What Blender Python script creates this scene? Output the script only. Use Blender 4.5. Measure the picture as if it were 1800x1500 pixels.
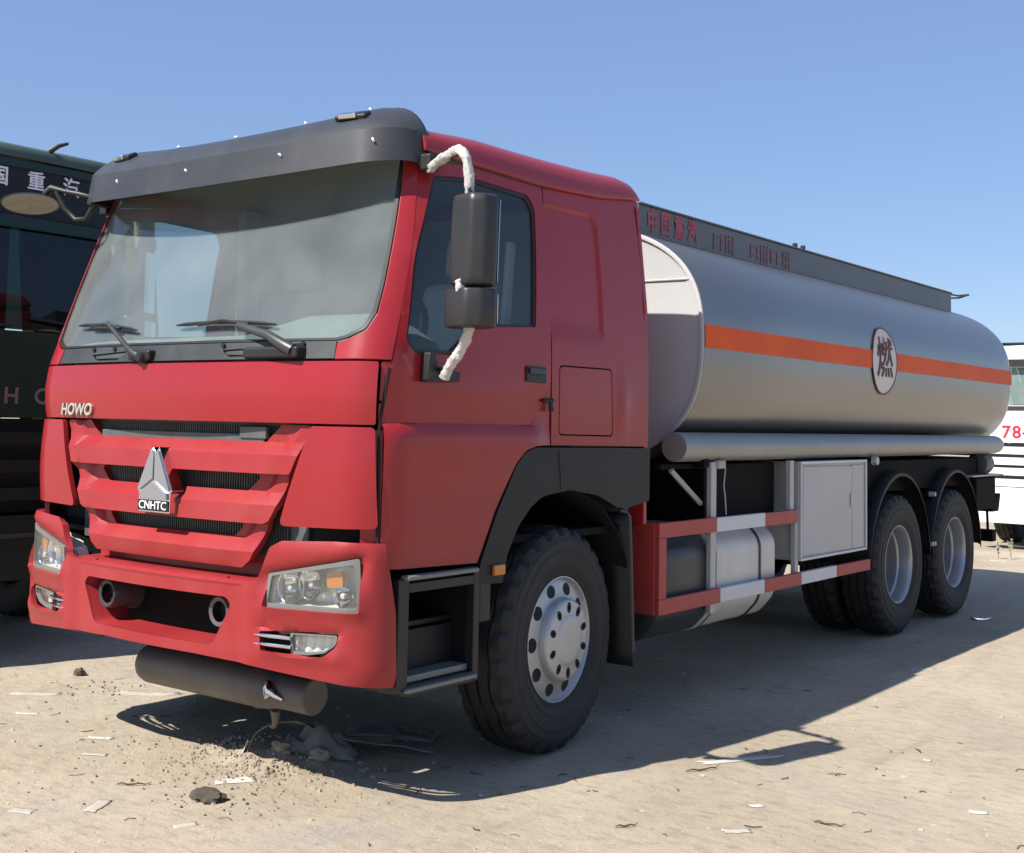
import bpy, bmesh, math, random
from mathutils import Vector, Matrix, noise
from mathutils.geometry import delaunay_2d_cdt
for _o in list(bpy.data.objects): bpy.data.objects.remove(_o)
SC = bpy.context.scene
COL = SC.collection
R_ = math.radians
# ------------------------------------------------------------------ camera
CAM_LOC = Vector((4.6861, -3.5518, 1.5883)); YAW, PIT, ROL, FPX, SHY = .6491, .0732, .0205, 2195.94, -170.05
fw = Vector((-math.sin(YAW)*math.cos(PIT), math.cos(YAW)*math.cos(PIT), math.sin(PIT)))
rt = Vector((math.cos(YAW), math.sin(YAW), 0)); up = rt.cross(fw)
rt, up = rt*math.cos(ROL)+up*math.sin(ROL), up*math.cos(ROL)-rt*math.sin(ROL)
cd = bpy.data.cameras.new('camera'); cam = bpy.data.objects.new('camera', cd); COL.objects.link(cam)
cam.matrix_world = Matrix(((rt.x, up.x, -fw.x, CAM_LOC.x), (rt.y, up.y, -fw.y, CAM_LOC.y), (rt.z, up.z, -fw.z, CAM_LOC.z), (0, 0, 0, 1)))
cd.sensor_fit = 'HORIZONTAL'; cd.sensor_width = 36; cd.lens = FPX/1800*36; cd.shift_y = SHY/1800
cd.clip_start = .05; cd.clip_end = 6000
SC.camera = cam
# ------------------------------------------------------------------ sky and sun
SUN = Vector((-.25, -.84, 1.0)).normalized()
ELEV = math.asin(SUN.z); AZ = math.atan2(SUN.x, SUN.y)
w = bpy.data.worlds.new('World'); SC.world = w; w.use_nodes = True
wn = w.node_tree
sky = wn.nodes.new('ShaderNodeTexSky'); sky.sky_type = 'NISHITA'; sky.sun_disc = False
sky.sun_elevation = ELEV; sky.sun_rotation = AZ
sky.air_density = 1.0; sky.dust_density = .35; sky.ozone_density = 4.0; sky.altitude = 300
wn.nodes['Background'].inputs['Strength'].default_value = .100
hz = wn.nodes.new('ShaderNodeMix'); hz.data_type = 'RGBA'; hz.inputs[0].default_value = .48; hz.inputs[7].default_value = (1.72, 2.58, 4.75, 1)   # even thin haze over the whole sky
wn.links.new(sky.outputs[0], hz.inputs[6]); wn.links.new(hz.outputs[2], wn.nodes['Background'].inputs['Color'])
sd = bpy.data.lights.new('sun', 'SUN'); sd.energy = 5.0; sd.angle = R_(.53); sd.color = (1, .955, .89)
so = bpy.data.objects.new('sun', sd); COL.objects.link(so)
so.rotation_euler = (-SUN).to_track_quat('-Z', 'Y').to_euler(); so.location = (-3, -10, 12)
vs = SC.view_settings; vs.view_transform = 'Standard'; vs.look = 'None'; vs.exposure = .64; vs.gamma = 1; vs.use_curve_mapping = False
SC.cycles.max_bounces = 8; SC.cycles.transparent_max_bounces = 16; SC.cycles.caustics_reflective = False; SC.cycles.caustics_refractive = False
SC.cycles.use_denoising = True
# ------------------------------------------------------------------ materials
MATS = {}
def mat(name, col, rough=.5, metal=0, var=0, vscale=3.0, bump=0, bscale=40, coat=0, spec=.5, dust=0, dustcol=(.42, .35, .27), rvar=0, coatr=.08, stretch=None):
    m = bpy.data.materials.new(name); m.use_nodes = True; nt = m.node_tree; b = nt.nodes['Principled BSDF']
    b.inputs['Base Color'].default_value = (*col, 1); b.inputs['Roughness'].default_value = rough
    b.inputs['Metallic'].default_value = metal; b.inputs['Coat Weight'].default_value = coat; b.inputs['Coat Roughness'].default_value = coatr
    b.inputs['Specular IOR Level'].default_value = spec
    tc = nt.nodes.new('ShaderNodeTexCoord'); src = tc.outputs['Object']
    if stretch:
        mp = nt.nodes.new('ShaderNodeMapping'); mp.inputs['Scale'].default_value = stretch
        nt.links.new(src, mp.inputs['Vector']); src = mp.outputs[0]
    last = None
    def noise_tex(sc, det=5, ro=.6):
        n = nt.nodes.new('ShaderNodeTexNoise'); n.inputs['Scale'].default_value = sc; n.inputs['Detail'].default_value = det
        n.inputs['Roughness'].default_value = ro; nt.links.new(src, n.inputs['Vector']); return n
    if var:
        n = noise_tex(vscale); rp = nt.nodes.new('ShaderNodeValToRGB')
        rp.color_ramp.elements[0].position = .3; rp.color_ramp.elements[1].position = .7
        rp.color_ramp.elements[0].color = (*[c*(1-var) for c in col], 1); rp.color_ramp.elements[1].color = (*[min(1, c*(1+var)) for c in col], 1)
        nt.links.new(n.outputs['Fac'], rp.inputs[0]); last = rp.outputs[0]
    if dust:
        n = noise_tex(2.2, 8, .7); rp = nt.nodes.new('ShaderNodeValToRGB')
        rp.color_ramp.elements[0].position = .42; rp.color_ramp.elements[1].position = .75
        rp.color_ramp.elements[0].color = (dust*.25,)*3+(1,); rp.color_ramp.elements[1].color = (dust,)*3+(1,)
        nt.links.new(n.outputs['Fac'], rp.inputs[0])
        mx = nt.nodes.new('ShaderNodeMix'); mx.data_type = 'RGBA'
        nt.links.new(rp.outputs[0], mx.inputs[0])
        if last: nt.links.new(last, mx.inputs[6])
        else: mx.inputs[6].default_value = (*col, 1)
        mx.inputs[7].default_value = (*dustcol, 1); last = mx.outputs[2]
        ad = nt.nodes.new('ShaderNodeMath'); ad.operation = 'MULTIPLY_ADD'; ad.inputs[1].default_value = .8; ad.inputs[2].default_value = rough
        ad.use_clamp = True; nt.links.new(rp.outputs[0], ad.inputs[0]); nt.links.new(ad.outputs[0], b.inputs['Roughness'])
    if last: nt.links.new(last, b.inputs['Base Color'])
    if rvar and not dust:
        n = noise_tex(vscale*2); mr = nt.nodes.new('ShaderNodeMapRange'); mr.inputs[3].default_value = max(.02, rough-rvar); mr.inputs[4].default_value = rough+rvar
        nt.links.new(n.outputs['Fac'], mr.inputs[0]); nt.links.new(mr.outputs[0], b.inputs['Roughness'])
    if bump:
        n = noise_tex(bscale, 4); bp = nt.nodes.new('ShaderNodeBump'); bp.inputs['Strength'].default_value = bump; bp.inputs['Distance'].default_value = .01
        nt.links.new(n.outputs['Fac'], bp.inputs['Height']); nt.links.new(bp.outputs[0], b.inputs['Normal'])
    MATS[name] = m; return m
def glass(name, tint, dustw, dustcol=(.55, .56, .52), rough=.02, ior=1.5):
    m = bpy.data.materials.new(name); m.use_nodes = True; nt = m.node_tree; nt.nodes.clear()
    out = nt.nodes.new('ShaderNodeOutputMaterial'); tr = nt.nodes.new('ShaderNodeBsdfTransparent'); tr.inputs[0].default_value = (*tint, 1)
    gl = nt.nodes.new('ShaderNodeBsdfGlossy'); gl.inputs['Roughness'].default_value = rough
    lw = nt.nodes.new('ShaderNodeLayerWeight'); pwn = nt.nodes.new('ShaderNodeMath'); pwn.operation = 'POWER'; pwn.inputs[1].default_value = 5
    nt.links.new(lw.outputs['Facing'], pwn.inputs[0]); fr = nt.nodes.new('ShaderNodeMath'); fr.operation = 'MULTIPLY_ADD'; fr.inputs[1].default_value = .95; fr.inputs[2].default_value = .045; nt.links.new(pwn.outputs[0], fr.inputs[0])
    lw.inputs['Blend'].default_value = .5
    m1 = nt.nodes.new('ShaderNodeMixShader'); nt.links.new(fr.outputs[0], m1.inputs[0]); nt.links.new(tr.outputs[0], m1.inputs[1]); nt.links.new(gl.outputs[0], m1.inputs[2])
    df = nt.nodes.new('ShaderNodeBsdfDiffuse'); df.inputs[0].default_value = (*dustcol, 1)
    tc = nt.nodes.new('ShaderNodeTexCoord'); n = nt.nodes.new('ShaderNodeTexNoise'); n.inputs['Scale'].default_value = 2.5; n.inputs['Detail'].default_value = 8
    nt.links.new(tc.outputs['Object'], n.inputs['Vector'])
    mr = nt.nodes.new('ShaderNodeMapRange'); mr.inputs[1].default_value = .3; mr.inputs[2].default_value = .7; mr.inputs[3].default_value = dustw*.75; mr.inputs[4].default_value = dustw*1.25
    nt.links.new(n.outputs['Fac'], mr.inputs[0])
    m2 = nt.nodes.new('ShaderNodeMixShader'); nt.links.new(mr.outputs[0], m2.inputs[0]); nt.links.new(m1.outputs[0], m2.inputs[1]); nt.links.new(df.outputs[0], m2.inputs[2])
    nt.links.new(m2.outputs[0], out.inputs[0]); MATS[name] = m; return m
RED = (.295, .0150, .0205)
mat('red_paint', RED, .34, 0, var=.06, vscale=1.5, coat=.45, coatr=.035, spec=.2, dust=.03, dustcol=(.42, .30, .25))
mat('red_plastic', (.305, .0175, .0215), .42, 0, var=.06, vscale=2, spec=.25, coat=.22, coatr=.10, dust=.09, dustcol=(.45, .32, .27))
mat('grey_plastic', (.026, .029, .034), .38, 0, var=.1, dust=.08)
mat('black_plastic', (.008, .0085, .0095), .48, 0, var=.2, dust=.03)
mat('fender_plastic', (.0075, .0085, .0100), .5, 0, var=.15, vscale=2, dust=.015, spec=.35)
mat('dark_void', (.006, .006, .007), .8)
mat('cowl_grey', (.024, .028, .027), .4, 0, var=.08, dust=.10, dustcol=(.4, .4, .36))
mat('chrome', (.75, .76, .77), .12, 1)
mat('reflector', (.86, .86, .83), .28, .2, rvar=.08, vscale=8)
mat('rubber', (.0095, .0095, .0105), .68, 0, var=.25, vscale=4, bump=.15, bscale=90, dust=.05, dustcol=(.22, .19, .16))
mat('rim_steel', (.40, .41, .43), .34, .5, var=.08, dust=.12)
mat('hub_silver', (.46, .46, .455), .42, .5, var=.06, dust=.14)
mat('tank_metal', (.25, .25, .25), .30, .80, var=.05, vscale=.8, rvar=.05, dust=.07, stretch=(1, .35, 1), bump=.16, bscale=2.4)
mat('head_white', (.47, .47, .465), .5, 0, var=.04, dust=.05)
mat('pipe_metal', (.31, .315, .305), .42, .45, var=.06, dust=.08)
mat('box_steel', (.10, .11, .118), .42, .35, var=.10, vscale=1.2, dust=.10)
mat('orange_stripe', (.72, .090, .005), .5, 0, spec=.2, var=.10, vscale=2)
mat('white_sign', (.60, .57, .52), .45, 0, var=.04)
mat('badge_red', (.24, .014, .026), .5)
mat('sign_brown', (.11, .014, .010), .5)
mat('faded_red', (.36, .045, .07), .5, 0, var=.25, vscale=9)
mat('worn_red', (.19, .060, .080), .5, 0, var=.3, vscale=14)
mat('rail_red', (.38, .028, .026), .45, 0, var=.12, vscale=5, dust=.15)
mat('rail_white', (.62, .62, .62), .45, 0, var=.06, vscale=5, dust=.10)
mat('panel_grey', (.46, .45, .435), .45, .1, var=.06, vscale=2, dust=.10)
mat('lamp_grey', (.17, .18, .165), .4, 0, var=.06)
mat('fuel_alu', (.60, .585, .545), .42, .15, var=.08, vscale=2, dust=.12, stretch=(1, 3, .6))
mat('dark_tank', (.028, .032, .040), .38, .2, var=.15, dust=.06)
mat('chassis', (.0045, .0045, .005), .75, 0, var=.3, dust=.008, spec=.12)
mat('steel_tube', (.100, .095, .088), .46, .3, var=.14, vscale=5, dust=.16)
mat('amber', (.50, .16, .015), .25, 0, coat=.5)
mat('mirror_plastic', (.016, .0165, .018), .40, 0, var=.12, dust=.035)
mat('seat_cloth', (.30, .31, .31), .8, 0, var=.15)
mat('seat_cover', (.60, .64, .62), .5, 0, var=.06)
mat('dash_plastic', (.24, .26, .24), .55, 0, var=.08)
mat('trim_beige', (.30, .31, .30), .7, 0, var=.05)
mat('mesh_grey', (.105, .112, .105), .5, .2, var=.2, vscale=8)
mat('emblem_grey', (.36, .36, .38), .30, .6)
mat('letter_white', (.86, .86, .86), .4)
mat('letter_cream', (.50, .48, .42), .35, .3)
mat('letter_grey', (.30, .31, .32), .3, .7)
mat('green_paint', (.005, .026, .018), .4, 0, var=.1, spec=.3, coat=.15, coatr=.12, dust=.04, dustcol=(.25, .25, .2))
mat('green_roof', (.030, .062, .045), .42, 0, var=.12, dust=.2, dustcol=(.3, .32, .26))
mat('white_paint', (.80, .81, .82), .35, 0, coat=.3, dust=.05)
mat('number_red', (.60, .02, .04), .5)
mat('yellow', (.75, .62, .02), .5)
mat('paper', (.43, .385, .31), .8, 0, var=.12, vscale=14)
mat('paper_white', (.53, .50, .43), .8, 0, var=.08, vscale=14)
mat('twig', (.085, .06, .04), .85, 0, var=.3, vscale=20)
mat('clod', (.30, .245, .18), .95, 0, var=.3, vscale=12, bump=.6, bscale=60)
mat('clod_dark', (.075, .058, .042), .95, 0, var=.3, vscale=12, bump=.6, bscale=60)
mat('cloth_grey', (.20, .195, .17), .85, 0, var=.2, vscale=10, bump=.3, bscale=120)
mat('weed', (.12, .14, .06), .8, 0, var=.3, vscale=20)
mat('weed_dry', (.34, .31, .2), .8, 0, var=.2, vscale=20)
mat('mirror_glass', (.75, .75, .75), .03, 1)
glass('windscreen', (.86, .93, .91), .15, (.45, .475, .47))
glass('side_glass', (.70, .74, .75), .015, (.4, .42, .42))
glass('lens', (.98, .99, .98), .04, (.72, .72, .68))
glass('dark_glass', (.10, .17, .15), .015, (.2, .3, .26))
mat('convex_glass', (.20, .19, .17), .06, 1)
glass('pale_glass', (.55, .68, .62), .25, (.55, .66, .60))
def wrapmat():
    m = mat('plastic_wrap', (.52, .505, .475), .35, 0, var=.10, vscale=20, bump=.5, bscale=55)
    b = m.node_tree.nodes['Principled BSDF']; b.inputs['Subsurface Weight'].default_value = .15; b.inputs['Subsurface Radius'].default_value = (.02, .02, .02); b.inputs['Subsurface Scale'].default_value = .3
wrapmat()
# ------------------------------------------------------------------ mesh helpers
def empty(name, loc=(0, 0, 0), rz=0):
    o = bpy.data.objects.new(name, None); COL.objects.link(o); o.location = loc; o.rotation_euler = (0, 0, rz); o.empty_display_size = .2; return o
def tag(o, label, cat, group=None):
    o['label'] = label; o['category'] = cat
    if group: o['group'] = group
    return o
def kind(o, k): o['kind'] = k; return o
def link(name, me, mname, parent=None, smooth=35, bev=0, seg=2):
    o = bpy.data.objects.new(name, me); COL.objects.link(o)
    if mname and not me.materials: me.materials.append(MATS[mname])
    if parent is not None: o.parent = parent
    if smooth:
        me.polygons.foreach_set('use_smooth', [True]*len(me.polygons)); me.set_sharp_from_angle(angle=R_(smooth))
    if bev:
        b = o.modifiers.new('bevel', 'BEVEL'); b.width = bev; b.segments = seg; b.limit_method = 'ANGLE'; b.angle_limit = R_(40); b.harden_normals = True
    return o
def raw(name, vs_, fs_, mname, parent=None, smooth=35, bev=0, fix=True):
    me = bpy.data.meshes.new(name); me.from_pydata([tuple(v) for v in vs_], [], fs_)
    if fix:
        bm = bmesh.new(); bm.from_mesh(me); bmesh.ops.remove_doubles(bm, verts=bm.verts, dist=1e-5); bmesh.ops.recalc_face_normals(bm, faces=bm.faces); bm.to_mesh(me); bm.free()
    return link(name, me, mname, parent, smooth, bev)
def grid(rows, closed=False, cap=False):
    n = len(rows[0]); v = [p for r in rows for p in r]; f = []
    for i in range(len(rows)-1):
        for j in range(n if closed else n-1):
            k = (j+1) % n; f.append((i*n+j, i*n+k, (i+1)*n+k, (i+1)*n+j))
    if cap: f.append(tuple(range(n-1, -1, -1))); f.append(tuple((len(rows)-1)*n+j for j in range(n)))
    return v, f
class MB:
    def __init__(s): s.v = []; s.f = []
    def add(s, v, f):
        k = len(s.v); s.v += [tuple(p) for p in v]; s.f += [tuple(i+k for i in q) for q in f]; return s
    def box(s, a, b, M=None):
        x0, y0, z0 = a; x1, y1, z1 = b
        v = [Vector(p) for p in ((x0, y0, z0), (x1, y0, z0), (x1, y1, z0), (x0, y1, z0), (x0, y0, z1), (x1, y0, z1), (x1, y1, z1), (x0, y1, z1))]
        if M: v = [M @ p for p in v]
        return s.add(v, [(0, 3, 2, 1), (4, 5, 6, 7), (0, 1, 5, 4), (1, 2, 6, 5), (2, 3, 7, 6), (3, 0, 4, 7)])
    def tube(s, pts, r, n=10, cap=True):
        pts = [Vector(p) for p in pts]; rs = r if isinstance(r, (list, tuple)) else [r]*len(pts); rows = []; ref = None
        for i, p in enumerate(pts):
            d = (pts[min(i+1, len(pts)-1)]-pts[max(i-1, 0)]).normalized()
            if ref is None: ref = d.orthogonal().normalized()
            a = (ref-d*ref.dot(d)).normalized(); ref = a; b = d.cross(a)
            rows.append([p+(a*math.cos(2*math.pi*k/n)+b*math.sin(2*math.pi*k/n))*rs[i] for k in range(n)])
        return s.add(*grid(rows, True, cap))
    def lathe(s, prof, axis='x', c=(0, 0, 0), n=48, cap=False):
        rows = []
        for a, r in prof:
            row = []
            for k in range(n):
                t = 2*math.pi*k/n; q = r*math.cos(t), r*math.sin(t)
                p = (a, q[0], q[1]) if axis == 'x' else ((q[0], a, q[1]) if axis == 'y' else (q[0], q[1], a))
                row.append((p[0]+c[0], p[1]+c[1], p[2]+c[2]))
            rows.append(row)
        return s.add(*grid(rows, True, cap))
    def prism(s, poly, fn0, fn1):
        n = len(poly); s.add([fn0(*p) for p in poly]+[fn1(*p) for p in poly], [tuple(range(n)), tuple(range(2*n-1, n-1, -1))]+[(i, (i+1) % n, n+(i+1) % n, n+i) for i in range(n)]); return s
    def obj(s, name, mname, parent=None, smooth=35, bev=0): return raw(name, s.v, s.f, mname, parent, smooth, bev)
def box(name, a, b, mname, parent, bev=.006): return MB().box(a, b).obj(name, mname, parent, 35, bev)
def rc(pts, r, n=5):
    """round the corners of a closed polygon"""
    out = []; N = len(pts)
    for i in range(N):
        p = Vector(pts[i][:2]); rr = pts[i][2] if len(pts[i]) > 2 else r
        a = Vector(pts[i-1][:2])-p; b = Vector(pts[(i+1) % N][:2])-p
        if rr <= 0: out.append(tuple(p)); continue
        ang = a.angle(b); d = min(rr/math.tan(ang/2), a.length*.48, b.length*.48) if ang < 3.1 else 0
        if d < 1e-4: out.append(tuple(p)); continue
        p0 = p+a.normalized()*d; p1 = p+b.normalized()*d
        for k in range(n+1):
            t = k/n; out.append(tuple(p0*(1-t)**2+p*2*t*(1-t)+p1*t*t))
    return out
def inpoly(p, poly):
    x, y = p; c = False; j = len(poly)-1
    for i in range(len(poly)):
        xi, yi = poly[i]; xj, yj = poly[j]
        if (yi > y) != (yj > y) and x < (xj-xi)*(y-yi)/(yj-yi)+xi: c = not c
        j = i
    return c
def dens(poly, sp):
    out = []
    for i in range(len(poly)):
        a = Vector(poly[i]); b = Vector(poly[(i+1) % len(poly)]); n = max(1, int(math.ceil((b-a).length/sp)))
        for k in range(n): out.append(a+(b-a)*k/n)
    return out
def panel(name, outline, fn, mname, parent, holes=(), creases=(), sp=.06, th=.018, bev=.0035, flip=False, smooth=35):
    """sheet with thickness: 2-D outline and holes, laid on the surface fn(u, v)"""
    V = []; E = []; loops = [outline]+list(holes)
    polys = []
    for L in loops:
        d = dens([tuple(q) for q in L], sp); k = len(V); V += d; E += [(k+i, k+(i+1) % len(d)) for i in range(len(d))]; polys.append([tuple(q) for q in d])
    for (a, b) in creases:
        a = Vector(a); b = Vector(b); n = max(1, int((b-a).length/sp)); k = len(V); V += [a+(b-a)*i/n for i in range(n+1)]; E += [(k+i, k+i+1) for i in range(n)]
    xs = [q[0] for q in polys[0]]; ys = [q[1] for q in polys[0]]; x0, x1, y0, y1 = min(xs), max(xs), min(ys), max(ys)
    nb = len(V); y = y0+sp*.5; row = 0
    B = [tuple(q) for q in V]
    while y < y1:
        x = x0+sp*(.5 if row % 2 else 1.0)
        while x < x1:
            if inpoly((x, y), polys[0]) and not any(inpoly((x, y), h) for h in polys[1:]):
                if min((x-q[0])**2+(y-q[1])**2 for q in B) > (sp*.45)**2: V.append(Vector((x, y)))
            x += sp
        y += sp*.87; row += 1
    r = delaunay_2d_cdt(V, E, [], 0, 1e-6); v2, tris = r[0], r[2]
    keep = []
    for t in tris:
        c = ((v2[t[0]].x+v2[t[1]].x+v2[t[2]].x)/3, (v2[t[0]].y+v2[t[1]].y+v2[t[2]].y)/3)
        if inpoly(c, polys[0]) and not any(inpoly(c, h) for h in polys[1:]):
            a, b, c_ = (v2[i] for i in t)
            keep.append(t if (b-a).cross(c_-a) > 0 else (t[0], t[2], t[1]))
    used = sorted({i for t in keep for i in t}); ix = {o: k for k, o in enumerate(used)}
    keep = [tuple(ix[i] for i in t) for t in keep]
    F = []; K = []; e = 1e-4
    for o in used:
        u, v = v2[o]; p = Vector(fn(u, v)); n = (Vector(fn(u+e, v))-Vector(fn(u-e, v))).cross(Vector(fn(u, v+e))-Vector(fn(u, v-e))).normalized()
        if flip: n = -n
        F.append(p); K.append(p-n*th)
    n = len(F); faces = [(t if not flip else (t[0], t[2], t[1])) for t in keep]; ed = {}
    for t in faces:
        for i in range(3): ed[(t[i], t[(i+1) % 3])] = 1
    faces2 = list(faces)+[(t[2]+n, t[1]+n, t[0]+n) for t in faces]
    for (a, b) in ed:
        if (b, a) not in ed: faces2.append((b, a, a+n, b+n))
    me = bpy.data.meshes.new(name); me.from_pydata([tuple(q) for q in F+K], [], faces2)
    return link(name, me, mname, parent, smooth, bev)
def text(name, s, size, fn, mname, parent, ext=.004, shear=0, width=1.0, offset=0):
    """lettering as a solid mesh, fn maps (x, y, depth) of the text to a point; x is centred"""
    c = bpy.data.curves.new(name, 'FONT'); c.body = s; c.size = size; c.extrude = ext; c.shear = shear; c.align_x = 'CENTER'; c.align_y = 'CENTER'; c.resolution_u = 3; c.offset = offset
    o = bpy.data.objects.new(name, c); COL.objects.link(o)
    me = bpy.data.meshes.new_from_object(o.evaluated_get(bpy.context.evaluated_depsgraph_get()))
    bpy.data.objects.remove(o); bpy.data.curves.remove(c); me.name = name
    for v in me.vertices: v.co = fn(v.co.x*width, v.co.y, v.co.z)
    me.materials.clear(); return link(name, me, mname, parent, 30)
def copy_tree(o, parent=None):
    c = o.copy(); COL.objects.link(c); c.parent = parent
    for ch in list(o.children): copy_tree(ch, c)
    return c
def smooth01(t): t = max(0, min(1, t)); return t*t*(3-2*t)
def pw(z, tab):
    if z <= tab[0][0]: return tab[0][1]
    for (a, va), (b, vb) in zip(tab, tab[1:]):
        if z <= b: return va+(vb-va)*(z-a)/(b-a) if b > a else vb
    return tab[-1][1]
# ------------------------------------------------------------------ cab surfaces
def plan(y0, bow, xb, r, ylen):
    pts = [(xb*i/40, y0+bow*(i/40)**2) for i in range(41)]
    a0 = math.atan(2*bow/xb); x0, y_0 = pts[-1]; cx = x0-r*math.sin(a0); cy = y_0+r*math.cos(a0)
    for i in range(1, 25):
        a = a0+(math.pi/2-a0)*i/24; pts.append((cx+r*math.sin(a), cy-r*math.cos(a)))
    xe, ye = pts[-1]; pts += [(xe, ye+ylen*i/10) for i in range(1, 11)]
    out = [(0,)+pts[0]]; s = 0
    for a, b in zip(pts, pts[1:]): s += math.hypot(b[0]-a[0], b[1]-a[1]); out.append((s,)+b)
    return out
def pev(P, u):
    sg = 1 if u >= 0 else -1; u = abs(u); lo, hi = 0, len(P)-1
    if u >= P[-1][0]: return sg*P[-1][1], P[-1][2]+u-P[-1][0]
    while hi-lo > 1:
        m = (lo+hi)//2
        if P[m][0] <= u: lo = m
        else: hi = m
    a, b = P[lo], P[hi]; t = (u-a[0])/(b[0]-a[0]); return sg*(a[1]+(b[1]-a[1])*t), a[2]+(b[2]-a[2])*t
CAB = plan(.05, .072, 1.0, .20, .3); BUMP = plan(-.02, .115, 1.0, .20, .3); XE = CAB[-1][1]; BXE = BUMP[-1][1]
CYE = CAB[-11][2]
def tumble(z): return 1.214-(.075*(z-1.7)**2 if z > 1.7 else 0)
def rake(z): return 0 if z < 1.83 else .33*(z-1.83)
def cab(u, z, off=0):
    x, y = pev(CAB, u); k = (tumble(z)-off*.6)/XE; return (x*k, y+rake(z)+off, z)
def bump(u, z, off=0):
    x, y = pev(BUMP, u); return (x*(1.214-off*.6)/BXE, y+off, z)
def side(y, z, off=0, s=1):
    yy = y-rake(z); x = tumble(z)+off
    if yy < CYE: t = min(1, (CYE-yy)/.20); x -= .20*(1-math.sqrt(1-t*t))
    return (s*x, y, z)
# ================================================================== RED TANKER TRUCK
T = empty('tanker_truck', (0, 0, 0))
tag(T, 'red cabbed fuel tanker truck with long silver tank and orange stripe', 'truck')
def mir(pts): return pts+[(-p[0],)+tuple(p[1:]) for p in reversed(pts)]
# ---- front panels
def hoodf(u, z): return cab(u, z, -.012*math.sin(math.pi*(z-1.56)/.262)-.004)
hood = panel('bonnet_panel', rc([(-1.145, 1.562), (1.145, 1.562), (1.152, 1.822), (-1.152, 1.822)], .012), hoodf, 'red_paint', T, sp=.07)
def letf(x, y, d): p = Vector(cab(-.715+x, 1.602+y, -.016)); return p+Vector((0, -d, 0))
text('lettering', 'HOWO', .082, letf, 'letter_cream', hood, ext=.006, shear=.15, width=1.02, offset=.0015)
panel('gap_backing', rc([(-1.165, 1.0), (1.165, 1.0), (1.165, 1.86), (-1.165, 1.86)], .01), lambda u, z: cab(u, z, .10), 'dark_void', T, sp=.12, bev=0)  # dark sheet added behind the front panels to blacken their gaps
# grille
GZ = [(.93, .012), (.955, .0), (1.012, -.012), (1.067, .044), (1.131, .048), (1.134, -.018), (1.214, -.012), (1.265, .044), (1.343, .048), (1.346, -.018), (1.427, -.012), (1.477, .044), (1.56, .040)]
def grf(u, z):
    k = 1-.55*smooth01((abs(u)-(.545+(z-.975)*.519-.10))/.04)
    return cab(u, z, pw(z, GZ)*k-.006)
gout = [(-.845, 1.553), (-.672, 1.553, 0), (-.585, 1.479, .03), (.585, 1.479, .03), (.672, 1.553, 0), (.845, 1.553), (.69, 1.225, .3), (.545, .975, .03), (.50, .942, .02), (-.50, .942, .02), (-.545, .975, .03), (-.69, 1.225, .3)]
def gside(z): return .545+(z-.975)*(.845-.545)/(1.553-.975)+.006
gh = [rc([(-.578, 1.341), (-.49, 1.267), (.49, 1.267), (.578, 1.341)], .02), rc([(-.485, 1.129), (-.42, 1.069), (.42, 1.069), (.485, 1.129)], .018)]
gcr = []
for z in (1.427, 1.214, 1.012): gcr.append(((-gside(z)+.02, z), (gside(z)-.02, z)))
for z, hw in ((1.3465, 0), (1.1345, 0)):
    gcr.append(((-gside(z)+.02, z), (gside(z)-.02, z))); gcr.append(((-gside(z)+.02, z-.004), (gside(z)-.02, z-.004)))
for z, hw in ((1.267, .50), (1.069, .43), (1.479, .6)):
    gcr.append(((hw, z), (gside(z)-.02, z))); gcr.append(((-gside(z)+.02, z), (-hw, z)))
gr = panel('grille_panel', rc(gout, .012), grf, 'red_plastic', T, holes=gh, creases=gcr, sp=.045, th=.03, bev=.0018, smooth=22)
gm = panel('grille_backing', rc([(-.80, .98), (.80, .98), (.82, 1.56), (-.82, 1.56)], .01), lambda u, z: cab(u, z, .085), 'mesh_grey', T, sp=.12, bev=0)
m = MB()
for i in range(92):
    u = -.70+1.4*i/91; a = cab(u, 1.0, .078); b = cab(u, 1.55, .078)
    m.box((a[0]-.0022, a[1]-.008, 1.0), (a[0]+.0022, a[1]+.004, 1.55))
kind(m.obj('radiator_fins', 'mesh_grey', T, 0), 'stuff')
box('cooling_plate', (.43, .10, 1.49), (.60, .125, 1.545), 'mesh_grey', T)
box('cooling_bar', (-.58, .108, 1.470), (.58, .120, 1.512), 'mesh_grey', T)
# emblem
def ep(y): return lambda x, z: (x, y, z)
em = MB().prism(rc([(-.125, 1.248), (-.024, 1.442), (.0, 1.420), (.024, 1.442), (.125, 1.248), (.112, 1.236), (.112, 1.148), (-.112, 1.148), (-.112, 1.236)], .004), ep(.055), ep(-.010)).obj('emblem', 'chrome', T, 35, .003)
for nm, pl in (('emblem_facet', [(-.024, 1.430), (-.113, 1.252), (-.098, 1.247), (-.006, 1.300), (-.004, 1.402)]), ('emblem_facet', [(.024, 1.430), (.113, 1.252), (.098, 1.247), (.006, 1.300), (.004, 1.402)]), ('emblem_facet', [(-.100, 1.208), (-.092, 1.238), (0, 1.288), (.092, 1.238), (.100, 1.208)])):
    MB().prism(rc(pl, .003), ep(-.008), ep(-.020)).obj(nm, 'emblem_grey', em, 35, .004)
MB().prism(rc([(-.108, 1.155), (.108, 1.155), (.108, 1.203), (-.108, 1.203)], .004), ep(-.006), ep(-.016)).obj('emblem_plate', 'black_plastic', em, 35, .002)
text('emblem_lettering', 'CNHTC', .052, lambda x, y, d: (x, -.017-d, 1.179+y), 'letter_white', em, ext=.002, width=1.08, offset=0)
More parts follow.
